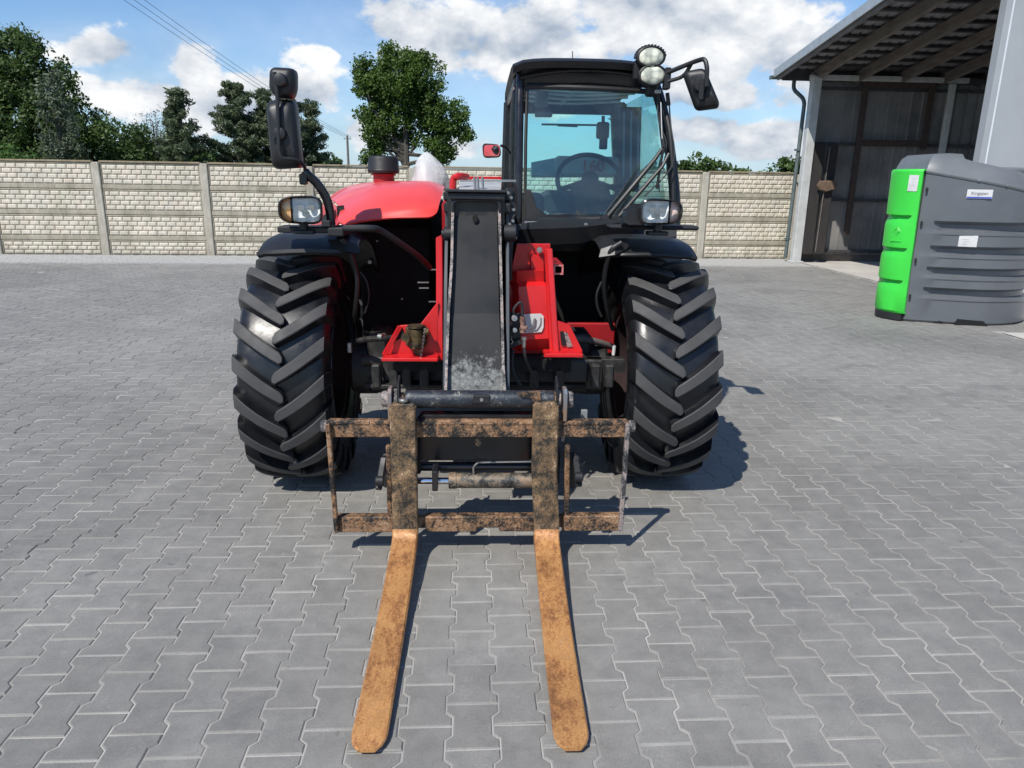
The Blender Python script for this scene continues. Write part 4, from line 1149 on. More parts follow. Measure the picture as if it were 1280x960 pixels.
    for dx, dz, ww, hh in ((0, w, w+.004, .004), (0, -w, w+.004, .004), (w, 0, .004, w-.0005), (-w, 0, .004, w-.0005)): b.box(c.x+dx-ww, c.x+dx+ww, 3.60, 3.95, c.z+dz-hh, c.z+dz+hh)
    B(b, 'square_tube', MAT['red_dark']); b = MB()
    for dx, dz, ww, hh in ((0, w, w+.004, .004), (0, -w, w+.004, .004), (w, 0, .004, w-.0005), (-w, 0, .004, w-.0005)): b.box(c.x+dx-ww, c.x+dx+ww, 3.594, 3.599, c.z+dz-hh, c.z+dz+hh)
    B(b, 'tube_rim', mat('pale_red_edge', (.65, .22, .2), None, .4))
    b = MB(); p = S(674, 312, 3.64); b.cyl(p, p+Vector((0, -.03, 0)), .014, 10); b.cyl(p+Vector((0, -.03, 0)), p+Vector((0, -.04, 0)), .008, 8); B(b, 'bolt', MAT['steel'])
    # white emblem plate with its bent stroke
    b = MB(); px_prism(b, [(648, 393), (676, 392), (679.5, 395), (679.5, 409), (677, 415), (650, 417)], 3.553, 3.557, 0); pl_ = B(b, 'emblem_plate', MAT['white'])
    dk = mat('emblem_grey', (.25, .25, .25), (.12, .12, .12), .3)
    b = MB(); b.tube(smooth_path([S(656, 400, 3.549), S(658, 409, 3.549), S(662, 412, 3.549)]), .0022, 6); b.tube(smooth_path([S(676, 397, 3.549), S(675.5, 405, 3.549), S(671, 412, 3.549), S(666, 413, 3.549)]), .0022, 6)
    b.tube(fillet([S(669, 398, 3.545), S(668.5, 407, 3.545), S(663, 411, 3.545)], .01), .004, 6); B(b, 'emblem_stroke', dk, pl_)
    # quick couplers and hoses on the boom side
    b = MB(); Y = 3.36
    px_prism(b, [(632, 392), (652, 392), (651, 430), (635, 436), (631, 430)], Y+.03, Y+.06, .004); px_prism(b, [(631, 430), (650, 424), (654, 430), (632, 438)], Y, Y+.03, .004)
    cb = B(b, 'coupler_block', MAT['black'])
    b = MB()
    for px, py, r in ((643, 398, .015), (643.5, 413, .012)):
        p = S(px, py, Y-.03); b.cyl(p+Vector((0, .06, -.01)), p, r, 16, .003); b.cyl(p, p+Vector((0, -.004, 0)), r*.45, 10)
    p = S(655, 425, Y); b.cyl(p, p+Vector((0, 0, .014)), .013, 12); b.cyl(p+Vector((0, 0, -.035)), p, .008, 10)
    b.tube(fillet([S(661, 412, Y-.02), S(666, 409, Y-.03), S(668, 399, Y-.03)], .006), .004, 6); b.tube(smooth_path([S(640, 420, Y-.03), S(639, 424, Y-.03), S(641, 427, Y-.03), S(639, 430, Y-.03)]), .0015, 5)
    B(b, 'quick_coupler', MAT['steel'], cb)
    rc = rusty('rusty_fitting', [(.3, (.10, .05, .035)), (.5, (.22, .12, .09)), (.65, (.35, .22, .16)), (.75, (.1, .06, .05))], scale=30)
    b = MB(); p = S(653, 405, Y); b.cyl(p+Vector((0, 0, -.04)), p+Vector((.0, 0, .035)), .012, 12); b.cyl(S(658, 411, Y), S(650, 409, Y), .015, 12); p = S(635, 401, Y+.01); b.cyl(p+Vector((.01, 0, -.02)), p+Vector((-.01, 0, .02)), .014, 10)
    B(b, 'rusty_fitting', rc, cb)
    b = MB()
    b.tube(smooth_path([S(642, 396, Y), S(642, 387, Y), S(647, 380, Y), S(651, 378, Y), S(653, 384, Y), S(653, 400, Y)]), .0062, 8)
    b.tube(smooth_path([S(655, 433, Y), S(657, 448, Y), S(663, 462, Y+.05), S(672, 478, Y+.1)]), .0072, 8)
    b.tube(smooth_path([S(641, 437, Y+.04), S(640, 455, Y+.02), S(643, 470, Y), S(651, 482, Y)]), .0085, 8)
    B(b, 'hydraulic_hose', MAT['hose'])

    # ---------------------------------------------------------------- boom
    b = MB()                                                                  # the long box going back to its rear pivot
    prof = [(-.155, 1.30), (.125, 1.30), (.135, 1.32), (.135, 1.565), (.115, 1.59), (-.145, 1.59), (-.165, 1.565), (-.165, 1.32)]
    b.loft([[(x, 3.62, z) for x, z in prof], [(x*1.12, 4.3, z) for x, z in prof], [(x*1.12, 8.0, z+.03) for x, z in prof]])
    B(b, 'outer_boom', MAT['boom'])
    b = MB(); b.box(-.175, .150, 3.56, 3.75, 1.555, 1.60, .008); b.box(-.17, .145, 3.50, 3.60, 1.50, 1.552, .01); B(b, 'boom_head_cap', MAT['black'])
    b = MB(); b.grid([[S(x, y, Y) for x in (574, 590, 605, 620, 626)] for y, Y in ((237, 3.62), (230, 4.1), (225, 5.2))], .006)
    B(b, 'boom_top_cover', mat('dusty_grey_cover', (.42, .43, .43), (.3, .31, .31), .5))
    b = MB()
    for x in (594, 598, 604): b.cyl(S(x, 237, 3.64), S(x-1, 222, 3.70), .006, 8)
    b.bar(S(575, 226, 4.2), S(645, 226, 4.2), .012, .012); B(b, 'boom_fittings', MAT['steel'])
    b = MB(); b.tube(smooth_path([S(566, 236, 3.8), S(567, 224, 3.8), S(573, 220.5, 3.8), S(583, 221, 3.9)]), .018, 10); B(b, 'red_hose_guard', MAT['red']); b = MB(); b.bar(S(583, 223, 6.2), S(652, 224, 6.2), .03, .035)
    B(b, 'red_hose_guard', MAT['red'])
    b = MB(); b.bar(S(590, 227, 6.0), S(652, 228, 6.0), .03, .04); B(b, 'pale_rear_bar', MAT['white'])
    # goose neck: front plate in two facets, side webs, folded rim
    T0, T1, T2 = 3.50, 3.33, 3.17
    tl, tr = S(568, 262, T0), S(621, 262, T0); ml, mr = S(564, 392, T1), S(624, 392, T1); bl, br = S(560, 489, T2), S(630, 489, T2)
    b = MB(); lo = S(560, 455, 3.225); lr = S(627, 455, 3.225)
    b.grid([[tl, tl.lerp(tr, .5), tr], [ml, ml.lerp(mr, .5), mr], [lo, lo.lerp(lr, .5), lr], [bl, bl.lerp(br, .5), br]], -.02)
    front = B(b, 'boom_nose', MAT['boom'], smooth=3)
    b = MB(); c = S(594, 273, T0-.008); b.prism(ellipse(c.x, c.z, .0125, .018, 20), 'y', T0-.034, T0-.006); B(b, 'nose_hole', MAT['void'], front)
    for s, A in ((-1, [(566, 256, T0-.03), (564.5, 330, T1+.05), (560.5, 392, T1-.035), (558, 456, 3.19), (557, 489, T2-.04)]),
                 (1, [(624, 256, T0-.03), (625.5, 318, T1+.07), (627.5, 392, T1-.035), (629, 455, 3.19), (631, 489, T2-.04)])):
        b = MB(); pts = [S(*a) for a in A]; front_e = pts; back_e = [p+Vector((0, .07, 0)) for p in pts]
        t = .006
        rings = [[(p.x-t, p.y, p.z), (p.x+t, p.y, p.z), (p.x+t, p.y+.055, p.z), (p.x-t, p.y+.055, p.z)] for p in pts]
        b.loft(rings); B(b, 'nose_flange', MAT['edge'], front)
    b = MB()
    for s in (-1, 1):
        x = -.150 if s < 0 else .118
        poly = [(3.52, 1.54), (3.85, 1.54), (3.85, 1.30), (3.62, 1.22), (3.42, .98), (3.25, .70), (3.15, .70), (3.16, .78), (3.24, .92), (3.28, 1.02), (3.33, 1.16), (3.43, 1.34), (3.51, 1.42)]
        b.prism([(p[0]+.02, p[1]) for p in poly], 'x', x-.008+s*.008, x+.008+s*.008, .002)
    B(b, 'nose_web', mat('slate_boom_side', (.040, .046, .055), (.055, .062, .07), .35, .5, scale=3))
    # folded rim round the top
    b = MB(); c = [S(566, 300, T0-.035), S(566, 254, T0-.035), S(570, 250, T0-.035), S(620, 250, T0-.035), S(624.5, 254, T0-.035), S(625, 300, T0-.035)]
    b.tube(fillet(c, .02), .008, 8); b.box(S(563, 250, T0).x, S(628, 250, T0).x, T0-.05, T0+.12, S(590, 250, T0).z, S(590, 245, T0).z, .006)
    B(b, 'nose_rim', MAT['gloss'], front)
    b = MB(); p0, p1 = S(559, 240, 3.5), S(631, 246, 3.5); b.box(p0.x, p1.x, 3.49, 3.56, S(559, 300, 3.5).z, p0.z, .006); B(b, 'boom_head_face', MAT['grease'])
    b = MB(); b.box(p0.x-.004, p1.x+.006, 3.475, 3.60, p0.z, p0.z+.012, .003); B(b, 'boom_head_lip', MAT['black'])
    # hose bundle between the boom and the cab
    b = MB()
    for k in range(6):
        dx = k*1.6; b.tube(smooth_path([S(634+dx, 236, 3.75+.06*k), S(633+dx, 262, 3.6+.05*k), S(636+dx*.8, 285, 3.55+.04*k), S(634+dx*.6, 318, 3.6), S(635+dx*.5, 350, 3.62)]), .0075, 6)
    b.tube(smooth_path([S(636, 246, 3.5), S(645, 262, 3.5), S(641, 275, 3.5), S(645, 292, 3.5)]), .006, 6)
    B(b, 'boom_hoses', MAT['hose'])
    b = MB()
    for px, py in ((634, 241), (638, 247), (641, 262), (636, 280), (640, 276), (633, 284), (643, 297)): p = S(px, py, 3.5); b.cyl(p, p+Vector((.004, -.015, 0)), .007, 8)
    B(b, 'hose_fittings', MAT['steel'], kind='stuff')
    b = MB(); p = S(558, 292, 3.5); b.cyl(p+Vector((-.012, 0, 0)), p+Vector((.03, 0, 0)), .03, 16, .004); p = S(552, 292, 3.52); b.cyl(p, p+Vector((.02, 0, 0)), .018, 12); B(b, 'boom_pin', MAT['black'])
    b = MB(); p = S(637, 291, 3.5); b.cyl(p+Vector((-.03, 0, 0)), p+Vector((.03, 0, 0)), .04, 16, .004); B(b, 'boom_pin', MAT['black'])
    # red glimpse between boom and hood
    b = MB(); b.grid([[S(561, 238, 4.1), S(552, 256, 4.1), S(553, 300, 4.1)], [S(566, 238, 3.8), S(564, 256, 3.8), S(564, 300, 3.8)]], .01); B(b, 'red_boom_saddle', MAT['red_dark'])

    # ---------------------------------------------------------------- front cross structure below the frame
    b = MB(); Y = 3.62
    p, q = S(478, 449, Y), S(735, 478, Y); b.box(p.x, q.x, Y, Y+.2, q.z, p.z, .01)
    for px in (470, 492, 508, 530, 668, 700, 745, 762): p = S(px, 468, Y-.05); b.box(p.x-.022, p.x+.022, Y-.06, Y, p.z-.07, p.z+.05, .008)
    p, q = S(465, 478, Y), S(552, 483, Y); b.box(p.x, q.x, Y-.05, Y+.05, q.z, p.z, .004)
    B(b, 'front_crossmember', MAT['grease'])
    b = MB(); p, q = S(733, 449, 3.72), S(782, 462, 3.72); b.box(p.x, q.x, 3.72, 3.80, q.z, p.z, .008); b.box(p.x, p.x+.09, 3.70, 3.78, p.z-.16, p.z, .008)
    b.loft([[S(752, 450, 3.7), S(782, 450, 3.7), S(782, 466, 3.7), S(754, 466, 3.7)], [S(756, 450, 3.85), S(782, 450, 3.85), S(782, 462, 3.85), S(756, 462, 3.85)]]); B(b, 'axle_stop', MAT['grease'])
    b = MB(); p = S(767, 437, 3.8); b.cyl(p+Vector((0, 0, -.03)), p+Vector((.003, 0, .02)), .009, 8); B(b, 'grease_nipple', MAT['white'])

    # ---------------------------------------------------------------- fenders
    for s in (-1, 1):
        b = MB(); rows = []
        for i, (ax, dr, a0, a1) in enumerate(((.62, -.030, 68, 146), (.66, -.004, 66, 150), (.74, .006, 65, 152), (.84, .008, 65, 152), (.94, .004, 65, 150), (1.02, -.002, 65, 150), (1.075, -.012, 66, 148), (1.115, -.030, 67, 140))):
            row = []
            for k in range(15):
                a = R_(a0+(a1-a0)*k/14); r = .765+dr
                y = YA-.02-r*cos(a); z = RT-.01+r*sin(a)*.99
                row.append((s*ax, y, z))
            rows.append(row)
        if s > 0: rows = rows[::-1]
        b.grid(rows, .014)
        # front lip and the crease that turns down beside the boom
        lip = []
        for row in (rows if s < 0 else rows[::-1]):
            x, y, z = row[0]; lip.append([(x, y, z), (x*.998, y-.005, z-.010), (x*.995, y+.012, z-.022)])
        b.grid(lip, .008)
        f = B(b, 'fender', MAT['plastic'], smooth=50)
        b = MB(); q = .60*s
        b.grid([[(q, YA-.34+.0, 1.285), (q+.075*s, YA-.37, 1.30), (q+.14*s, YA-.33, 1.325)], [(q+.01*s, YA-.33, 1.325), (q+.08*s, YA-.335, 1.35), (q+.16*s, YA-.31, 1.345)], [(q+.01*s, YA-.26, 1.34), (q+.08*s, YA-.24, 1.37), (q+.16*s, YA-.24, 1.375)]], .01)
        B(b, 'fender_gusset', MAT['plastic'], f)
    # fender stays and inner arch
    b = MB(); b.tube(smooth_path([S(427, 299, 3.72), S(436, 310, 3.74), S(444, 335, 3.78), S(447, 355, 3.8), S(444, 388, 3.85), S(442, 402, 3.9)]), .0125, 10)
    b.tube(smooth_path([S(450, 340, 3.9), S(458, 352, 3.9), S(461, 372, 3.9), S(456, 392, 3.9)]), .006, 8)
    b.tube(smooth_path([S(430, 285.5, 3.62), S(462, 285.5, 3.62), S(477, 289, 3.66), S(500, 304, 3.72), S(522, 320, 3.8), S(537, 335, 3.9)]), .0165, 10)
    B(b, 'left_fender_stay', MAT['plastic'])
    b = MB(); b.tube(smooth_path([S(777, 303, 3.72), S(764, 313, 3.72), S(757, 335, 3.76), S(755, 360, 3.8), S(760, 392, 3.86), S(766, 412, 3.92)]), .0125, 10)
    b.tube(smooth_path([S(752, 352, 3.9), S(746, 368, 3.9), S(747, 384, 3.9), S(752, 396, 3.9)]), .008, 8)
    B(b, 'right_fender_stay', MAT['plastic'])
    # platform bars carrying the lamps
    b = MB(); p, q = S(350, 282, 3.72), S(430, 291, 3.72); b.box(p.x, q.x, 3.66, 3.80, q.z, p.z, .006); b.box(S(414, 280, 3.7).x, q.x+.02, 3.60, 3.85, q.z-.01, p.z, .006); B(b, 'lamp_platform', MAT['black'])
    b = MB(); p, q = S(762, 280, 3.74), S(873, 290, 3.74); b.box(p.x, q.x, 3.72, 3.86, q.z+.008, p.z-.004, .01)
    B(b, 'lamp_platform', MAT['black'])

    # ---------------------------------------------------------------- headlights
    def headlight(cx, cz, Y, w, h, side, n):
        out = []
        for k in range(40):
            a = 2*pi*k/40; c_, s_ = cos(a), sin(a)
            hh = h/2*(1-.16*side*(-1)*c_*-1) if False else h/2*(1+.14*c_*(-side))
            out.append((cx+w/2*math.copysign(abs(c_)**.55, c_), cz+hh*math.copysign(abs(s_)**.6, s_)))
        def ring(f, y): return [(cx+(x-cx)*f, y, cz+(z-cz)*f) for x, z in out]
        b = MB(); b.loft([ring(.55, Y+.14), ring(.85, Y+.09), ring(1.0, Y+.02), ring(1.0, Y-.004), ring(.93, Y-.008), ring(.90, Y+.012)], caplast=False)
        hd = B(b, 'headlight', MAT['gloss'], smooth=45)
        xs = cx+side*w*.20
        b = MB()
        def bowl(x0, x1, m_name, m, depth=.035):
            o2 = [(min(max(x, x0), x1), z) for x, z in out]
            R = lambda f, y: [((x0+x1)/2+(x-(x0+x1)/2)*f, y, cz+(z-cz)*f*.92) for x, z in o2]
            bb = MB(); bb.loft([R(.92, Y+.008), R(.80, Y+.03), R(.45, Y+depth+.005), R(.1, Y+depth)], capfirst=False); return B(bb, m_name, m, hd, smooth=60)
        if side < 0: bowl(xs, cx+w/2, 'reflector', MAT['reflector']); bowl(cx-w/2, xs-.003, 'turn_signal', MAT['amber'], .02)
        else: bowl(cx-w/2, xs, 'reflector', MAT['reflector']); bowl(xs+.003, cx+w/2, 'turn_signal', mat('clear_signal', (.85, .80, .76), (.75, .5, .42), .15, scale=25), .02)
        b = MB()
        for dx, dz in ((-.02, .012), (.028, .014), (.004, -.018)): b.lathe([(.002, 0), (.013, -.002), (.016, -.012), (.017, -.012)], (cx-side*.02+dx, Y+.03, cz+dz), 'y', 16)
        B(b, 'bulb', MAT['steel'], hd)
        b = MB(); b.loft([ring(.905, Y+.006), ring(.88, Y-.006), ring(.7, Y-.014), ring(.3, Y-.019)], capfirst=False); B(b, 'lens', MAT['lens'], hd, smooth=60)
        return hd
    for (px, py, s) in ((375, 262.5, -1), (827, 265, 1)):
        Y = 3.60; c = S(px, py, Y); headlight(c.x, c.z, Y, .205, .130 if s < 0 else .122, s, 0)
        b = MB(); b.box(c.x-.018, c.x+.018, Y+.04, Y+.08, c.z-.11, c.z-.04, .006); b.box(c.x-.05, c.x+.05, Y+.03, Y+.10, c.z-.115, c.z-.095, .004); B(b, 'lamp_foot', MAT['black'])
    b = MB(); p = S(405, 281, 3.6); b.box(p.x-.012, p.x+.03, 3.6, 3.66, p.z-.01, p.z+.02, .004); B(b, 'lamp_bracket', MAT['black'])
    # black moulding beside the right headlight
    b = MB(); Y = 3.72
    b.loft([[S(775, 279, Y), S(779, 262, Y), S(790, 255, Y), S(802, 254, Y), S(806, 270, Y), S(806, 284, Y), S(782, 285, Y)],
            [S(780, 278, Y-.08), S(784, 267, Y-.08), S(792, 261, Y-.08), S(802, 260, Y-.08), S(805, 270, Y-.08), S(805, 281, Y-.08), S(786, 281, Y-.08)]])
    B(b, 'lamp_shroud', MAT['gloss'])

    # ---------------------------------------------------------------- engine hood
    b = MB()
    R0 = [(431, 283, 4.02), (455, 277.5, 4.02), (490, 274, 4.03), (520, 273, 4.04), (537, 272.5, 4.05), (545, 268, 4.08)]      # lower front lip
    R1 = [(424, 277, 4.10), (455, 265, 4.10), (490, 259, 4.10), (520, 257, 4.10), (538, 258, 4.12), (549, 256, 4.16)]
    R2 = [(426, 262, 4.35), (452, 247, 4.38), (476, 233.5, 4.45), (510, 231.0, 4.45), (536, 231, 4.45), (554, 238, 4.45)]
    R3 = [(412, 251, 4.9), (432, 238, 5.0), (470, 230, 5.0), (510, 229.5, 5.0), (540, 230, 5.0), (556, 236, 5.0)]
    R4 = [(398, 262, 6.2), (424, 240, 6.2), (455, 230.5, 6.2), (510, 229, 6.2), (545, 229, 6.2), (556, 235, 6.2)]
    rows = [[S(*p) for p in r] for r in (R0, R1, R2, R3, R4)]
    # the mesh is refined along the rows so that the bonnet reads as one pressed skin
    def refine(rows, ku=4, kv=4):
        A = [smooth_path(r, ku) for r in rows]; n = len(A[0]); cols = [smooth_path([A[i][j] for i in range(len(A))], kv) for j in range(n)]
        return [[cols[j][i] for j in range(n)] for i in range(len(cols[0]))]
    b.grid(refine(rows), -.012); B(b, 'hood', MAT['hood'], smooth=60)
    b = MB()                                                                     # outer side of the hood, falling to the fender
    side = [[S(424, 277, 4.10), S(426, 262, 4.35), S(412, 251, 4.9), S(398, 262, 6.2)], [S(418, 284, 4.10), S(415, 277, 4.35), S(398, 281, 4.9), S(384, 290, 6.2)]]
    b.grid(side, .01); B(b, 'hood_side', MAT['red'])
    b = MB(); b.grid([[S(422, 258, 4.27), S(430, 257, 4.27)], [S(423, 273, 4.27), S(431, 270, 4.22)]], .008); b.grid([[S(402, 283, 4.3), S(419, 283, 4.2)], [S(402, 270, 4.5), S(419, 262, 4.4)]], .008)
    B(b, 'hood_vent', MAT['void'])
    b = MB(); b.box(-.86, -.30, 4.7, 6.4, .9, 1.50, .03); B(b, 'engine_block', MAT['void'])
    # air intake and bagged exhaust
    b = MB(); c = S(480, 229, 5.0); zt = S(480, 217, 5.0).z; b.cyl((c.x, 5.0, c.z-.06), (c.x, 5.0, zt), .068, 24); b.cyl((c.x, 5.0, zt-.012), (c.x, 5.0, zt), .080, 24, .003)
    it = B(b, 'air_intake', MAT['red_dark'])
    b = MB(); z0, z1 = S(480, 217, 5.0).z, S(480, 195, 5.0).z; b.lathe([(.06, z0-z1), (.100, z0-z1+.004), (.104, z0-z1+.02), (.100, z0-z1+.028), (.098, -.02), (.090, -.006), (.07, 0), (.01, .002)], (c.x, 5.0, z1), n=36)
    B(b, 'intake_cap', MAT['black'], it)
    b = MB(); c = S(536, 232, 5.3); zt = S(536, 190, 5.3).z; H_ = zt-c.z; rings = []
    for t, r in ((-.15, .142), (0, .135), (.12, .128), (.3, .118), (.5, .10), (.68, .08), (.83, .055), (.94, .03), (1, .006)):
        rings.append([(c.x+.01*sin(5*t)+r*(1+.09*sin(3*a+4*t)+.05*sin(7*a-6*t))*cos(a), 5.3+r*(1+.09*sin(3*a+4*t))*sin(a), c.z+H_*t) for a in np.linspace(0, 2*pi, 33)[:-1]])
    b.loft(rings); B(b, 'wrapped_exhaust', MAT['wrap'])
    b = MB(); b.cyl((c.x, 5.3, c.z-.1), (c.x, 5.3, c.z+H_*.72), .045, 20); B(b, 'exhaust_pipe', MAT['steel'])

    # ---------------------------------------------------------------- cab
    gl = MAT['gloss']; Yb, Yt, Yr = 4.50, 4.66, 5.95
    xl, xr = .205, 1.18
    bl_, br_ = S(647, 292, Yb), S(846, 286, Yb); tl_, tr_ = S(651, 92, Yt), S(815, 100, Yt)
    b = MB()
    b.tube(smooth_path([bl_, S(648, 230, Yb+.02), S(649, 160, Yb+.08), S(650, 110, Yt-.02), tl_], 5), .026, 12)
    B(b, 'left_front_pillar', gl)
    b = MB(); pr = [br_, S(846, 250, Yb+.02), S(841, 200, Yb+.06), S(834, 155, Yb+.10), S(825, 118, Yt-.02), S(817, 98, Yt)]
    b.tube(smooth_path(pr, 5), .022, 12); B(b, 'right_front_pillar', gl)
    b = MB(); b.tube(smooth_path([S(640, 292, 4.9), S(640, 200, 4.9), S(642, 130, 4.9), S(648, 98, 4.9)]), .018, 10)
    B(b, 'door_pillar', gl)
    b = MB(); b.bar((.20, Yr, 1.30), (.22, Yr, 2.24), .09, .09, .02, up=(0, 1, 0)); B(b, 'rear_pillar', gl)
    b = MB(); b.bar((xr-.04, Yr, 1.30), (1.05, Yr, 2.24), .12, .10, .02, up=(0, 1, 0))
    B(b, 'rear_pillar', gl)
    # left side door frame and rails
    b = MB(); b.bar((.20, 4.62, 1.32), (.20, 5.9, 1.32), .04, .06, .01); b.bar((.215, 4.72, 2.22), (.215, 5.9, 2.22), .04, .06, .01); b.bar((1.16, 4.6, 1.40), (1.16, 5.9, 1.40), .05, .08, .01)
    b.bar((.30, Yr, 1.50), (1.10, Yr, 1.50), .06, .12, .01); b.bar((.28, Yr, 2.20), (1.06, Yr, 2.20), .06, .10, .01)
    B(b, 'cab_rail', gl)
    # roof: crowned slab with overhanging front edge
    b = MB(); rows = []
    for (y, dz, dx) in ((4.56, -.055, .0), (4.54, -.02, .0), (4.58, .0, 0), (4.9, .02, 0), (5.5, .02, 0), (6.02, 0, 0), (6.06, -.05, 0)):
        row = []
        for t in np.linspace(0, 1, 15):
            x = .185+(.985-.185)*t; crown = .022*(1-(2*t-1)**4) - (.012 if t in (0, 1) else 0)
            row.append((x, y-.03*(1-(2*t-1)**2)*(y < 4.7), 2.315+dz+crown-.0*t))
        rows.append(row)
    b.grid(rows, .05); B(b, 'roof', MAT['plastic'], smooth=40)
    b = MB(); A = [S(651, 97, Yt-.03), S(690, 90, Yt-.06), S(735, 88, Yt-.07), S(775, 91, Yt-.06), S(800, 95, Yt-.04)]
    b.tube(smooth_path(A, 5), .012, 8); rows = [[S(652, 84, Yt-.04), S(690, 80, Yt-.07), S(735, 79, Yt-.08), S(775, 81, Yt-.07), S(806, 86, Yt-.04)], [S(652, 98, Yt-.01), S(690, 93, Yt-.03), S(735, 91, Yt-.04), S(775, 94, Yt-.03), S(808, 99, Yt-.01)], [S(655, 110, Yt), S(690, 105, Yt-.02), S(735, 103, Yt-.03), S(775, 106, Yt-.02), S(812, 111, Yt)]]
    b.grid(rows, -.01); B(b, 'roof_visor', gl, smooth=40)
    b = MB(); b.box(.22, 1.03, 4.72, 5.9, 2.235, 2.25, .004); B(b, 'headliner', MAT['void'])
    b = MB()
    for y in (4.86, 5.06, 5.30, 5.58): b.tube(smooth_path([(.25, y, 2.215), (.6, y, 2.192), (1.0, y, 2.212)]), .010, 6)
    b.bar((.60, 4.8, 2.215), (.60, 5.85, 2.215), .02, .02); B(b, 'roof_guard_bar', mat('pale_roof_bar', (.80, .82, .82), None, .35))
    b = MB(); p = S(680, 124, 4.9); b.box(p.x-.05, p.x+.03, 4.95, 5.0, p.z-.04, p.z+.05, .006); b.box(p.x-.05, p.x+.06, 4.94, 5.0, p.z-.10, p.z-.07, .006); B(b, 'roof_console', mat('grey_console', (.14, .15, .16), None, .5))
    b = MB(); b.cyl(S(716, 76, 5.2), S(715.5, 64, 5.2), .003, 6); B(b, 'aerial', MAT['black'])
    # windscreen with black border
    def cab_face(P, m, name, th=.006, par=root):
        bb = MB(); bb.grid(P, th); return B(bb, name, m, par, smooth=40)
    lx = [(656, 277), (656.5, 230), (657, 180), (658, 140), (659, 108)]; rx = [(840, 268), (838, 232), (834, 195), (828, 155), (817, 115)]
    ys = [Yb-.0, Yb+.03, Yb+.07, Yb+.11, Yt-.02]; rows = []
    for (a, c_, y) in zip(lx, rx, ys):
        A, C = S(a[0], a[1], y), S(c_[0], c_[1], y); rows.append([Vector((A.x+(C.x-A.x)*t, y-.05*sin(pi*t), A.z+(C.z-A.z)*t)) for t in np.linspace(0, 1, 9)])
    ws = cab_face(rows, MAT['glass'], 'windscreen')
    b = MB(); b.tube([r[0] for r in rows], .010, 8); b.tube([r[-1] for r in rows], .012, 8); b.tube(rows[0], .013, 8); b.tube(rows[-1], .016, 8)
    for (a, c_) in ((0, 1),):
        y = Yb-.02; P_ = [S(657, 276, y), S(657, 236, y+.02), S(664, 238, y+.015), S(670, 258, y+.01), S(682, 268, y-.01), S(758, 268, y-.03), S(760, 276, y-.02)]
    b.add([tuple(p) for p in P_], [(0, 1, 2), (0, 2, 3), (0, 3, 4), (0, 4, 5), (0, 5, 6)])
    B(b, 'windscreen_seal', MAT['black'], ws)
    # side and rear glazing
    b = MB(); b.grid([[(.205, 4.66, 1.36), (.205, 5.85, 1.36)], [(.215, 4.74, 2.19), (.215, 5.85, 2.19)]], .004); B(b, 'left_side_window', MAT['glass2'])
    b = MB(); b.grid([[(1.155, 4.62, 1.45), (1.155, 5.85, 1.45)], [(1.05, 4.72, 2.2), (1.05, 5.85, 2.2)]], .004); B(b, 'right_side_window', MAT['glass2'])
    b = MB(); b.grid([[(.26, Yr+.02, 1.55), (1.10, Yr+.02, 1.55)], [(.26, Yr+.02, 2.16), (1.02, Yr+.02, 2.16)]], .004); B(b, 'rear_window', MAT['glass2'])
    # lower cab body
    b = MB(); b.grid([[S(648, 303, 4.15), S(690, 303, 4.12), S(722, 302, 4.12), S(745, 296, 4.14), S(792, 287, 4.16)], [S(649, 289, 4.12), S(690, 288, 4.08), S(722, 287, 4.08), S(745, 285, 4.1), S(792, 279, 4.12)],
                      [S(654, 279, 4.22), S(690, 278, 4.20), S(715, 279, 4.20), S(745, 283, 4.2), S(792, 277, 4.2)], [S(655, 277, 4.48), S(690, 276, 4.48), S(715, 276, 4.48), S(745, 277, 4.48), S(792, 275, 4.48)]], -.02)
    B(b, 'cab_front_cowl', MAT['plastic'], smooth=35)
    b = MB(); b.bar(S(655, 278, 4.18), S(703, 278, 4.18), .012, .012, .003); b.bar(S(716, 283, 4.12), S(724, 287, 4.12), .012, .012)
    p = S(732, 281, 4.12); b.cyl(p, p+Vector((0, -.02, 0)), .011, 12); B(b, 'cowl_trim', MAT['steel'])
    b = MB(); b.box(.20, 1.18, 4.55, 5.95, 1.22, 1.30, .02); b.box(1.10, 1.18, 4.55, 5.9, .74, 1.4, .02); b.box(.30, 1.1, 5.86, 5.94, 1.2, 1.44, .01); b.grid([[S(643, 300, 4.40), S(846, 296, 4.40)], [S(643, 280, 4.46), S(846, 278, 4.46)]], .02)
    B(b, 'cab_body', MAT['black'])
    # interior
    gi = mat('grey_cab_trim', (.42, .43, .42), (.34, .35, .34), .7); di = mat('dark_cab_trim', (.035, .037, .04), (.05, .052, .055), .55)
    b = MB(); b.box(.30, 1.08, 4.62, 4.95, 1.30, 1.42, .04); b.box(.30, 1.05, 5.2, 5.8, 1.30, 1.44, .04); B(b, 'cab_floor_console', gi)
    b = MB(); b.prism(rrect(.63, 1.49, .42, .20, .08), 'y', 5.50, 5.60, .03); b.box(.44, .82, 5.10, 5.55, 1.34, 1.44, .04); B(b, 'seat', di)
    b = MB(); p = S(665, 230, 4.85); b.box(.26, .40, 4.7, 5.1, 1.38, 1.58, .03); b.box(.92, 1.06, 4.8, 5.5, 1.35, 1.52, .03); B(b, 'side_console', di)
    b = MB(); c = S(737, 226, 4.80); n = 40
    tilt = R_(38); U = Vector((1, 0, 0)); V_ = Vector((0, sin(tilt)*1.0, cos(tilt)))
    b.tube([c+U*.205*cos(a)+V_*.205*sin(a) for a in np.linspace(0, 2*pi, n+1)], .015, 8, cap=False)
    for a in (R_(200), R_(340), R_(265)): b.tube([c, c+U*.2*cos(a)+V_*.2*sin(a)], [.022, .014], 8)
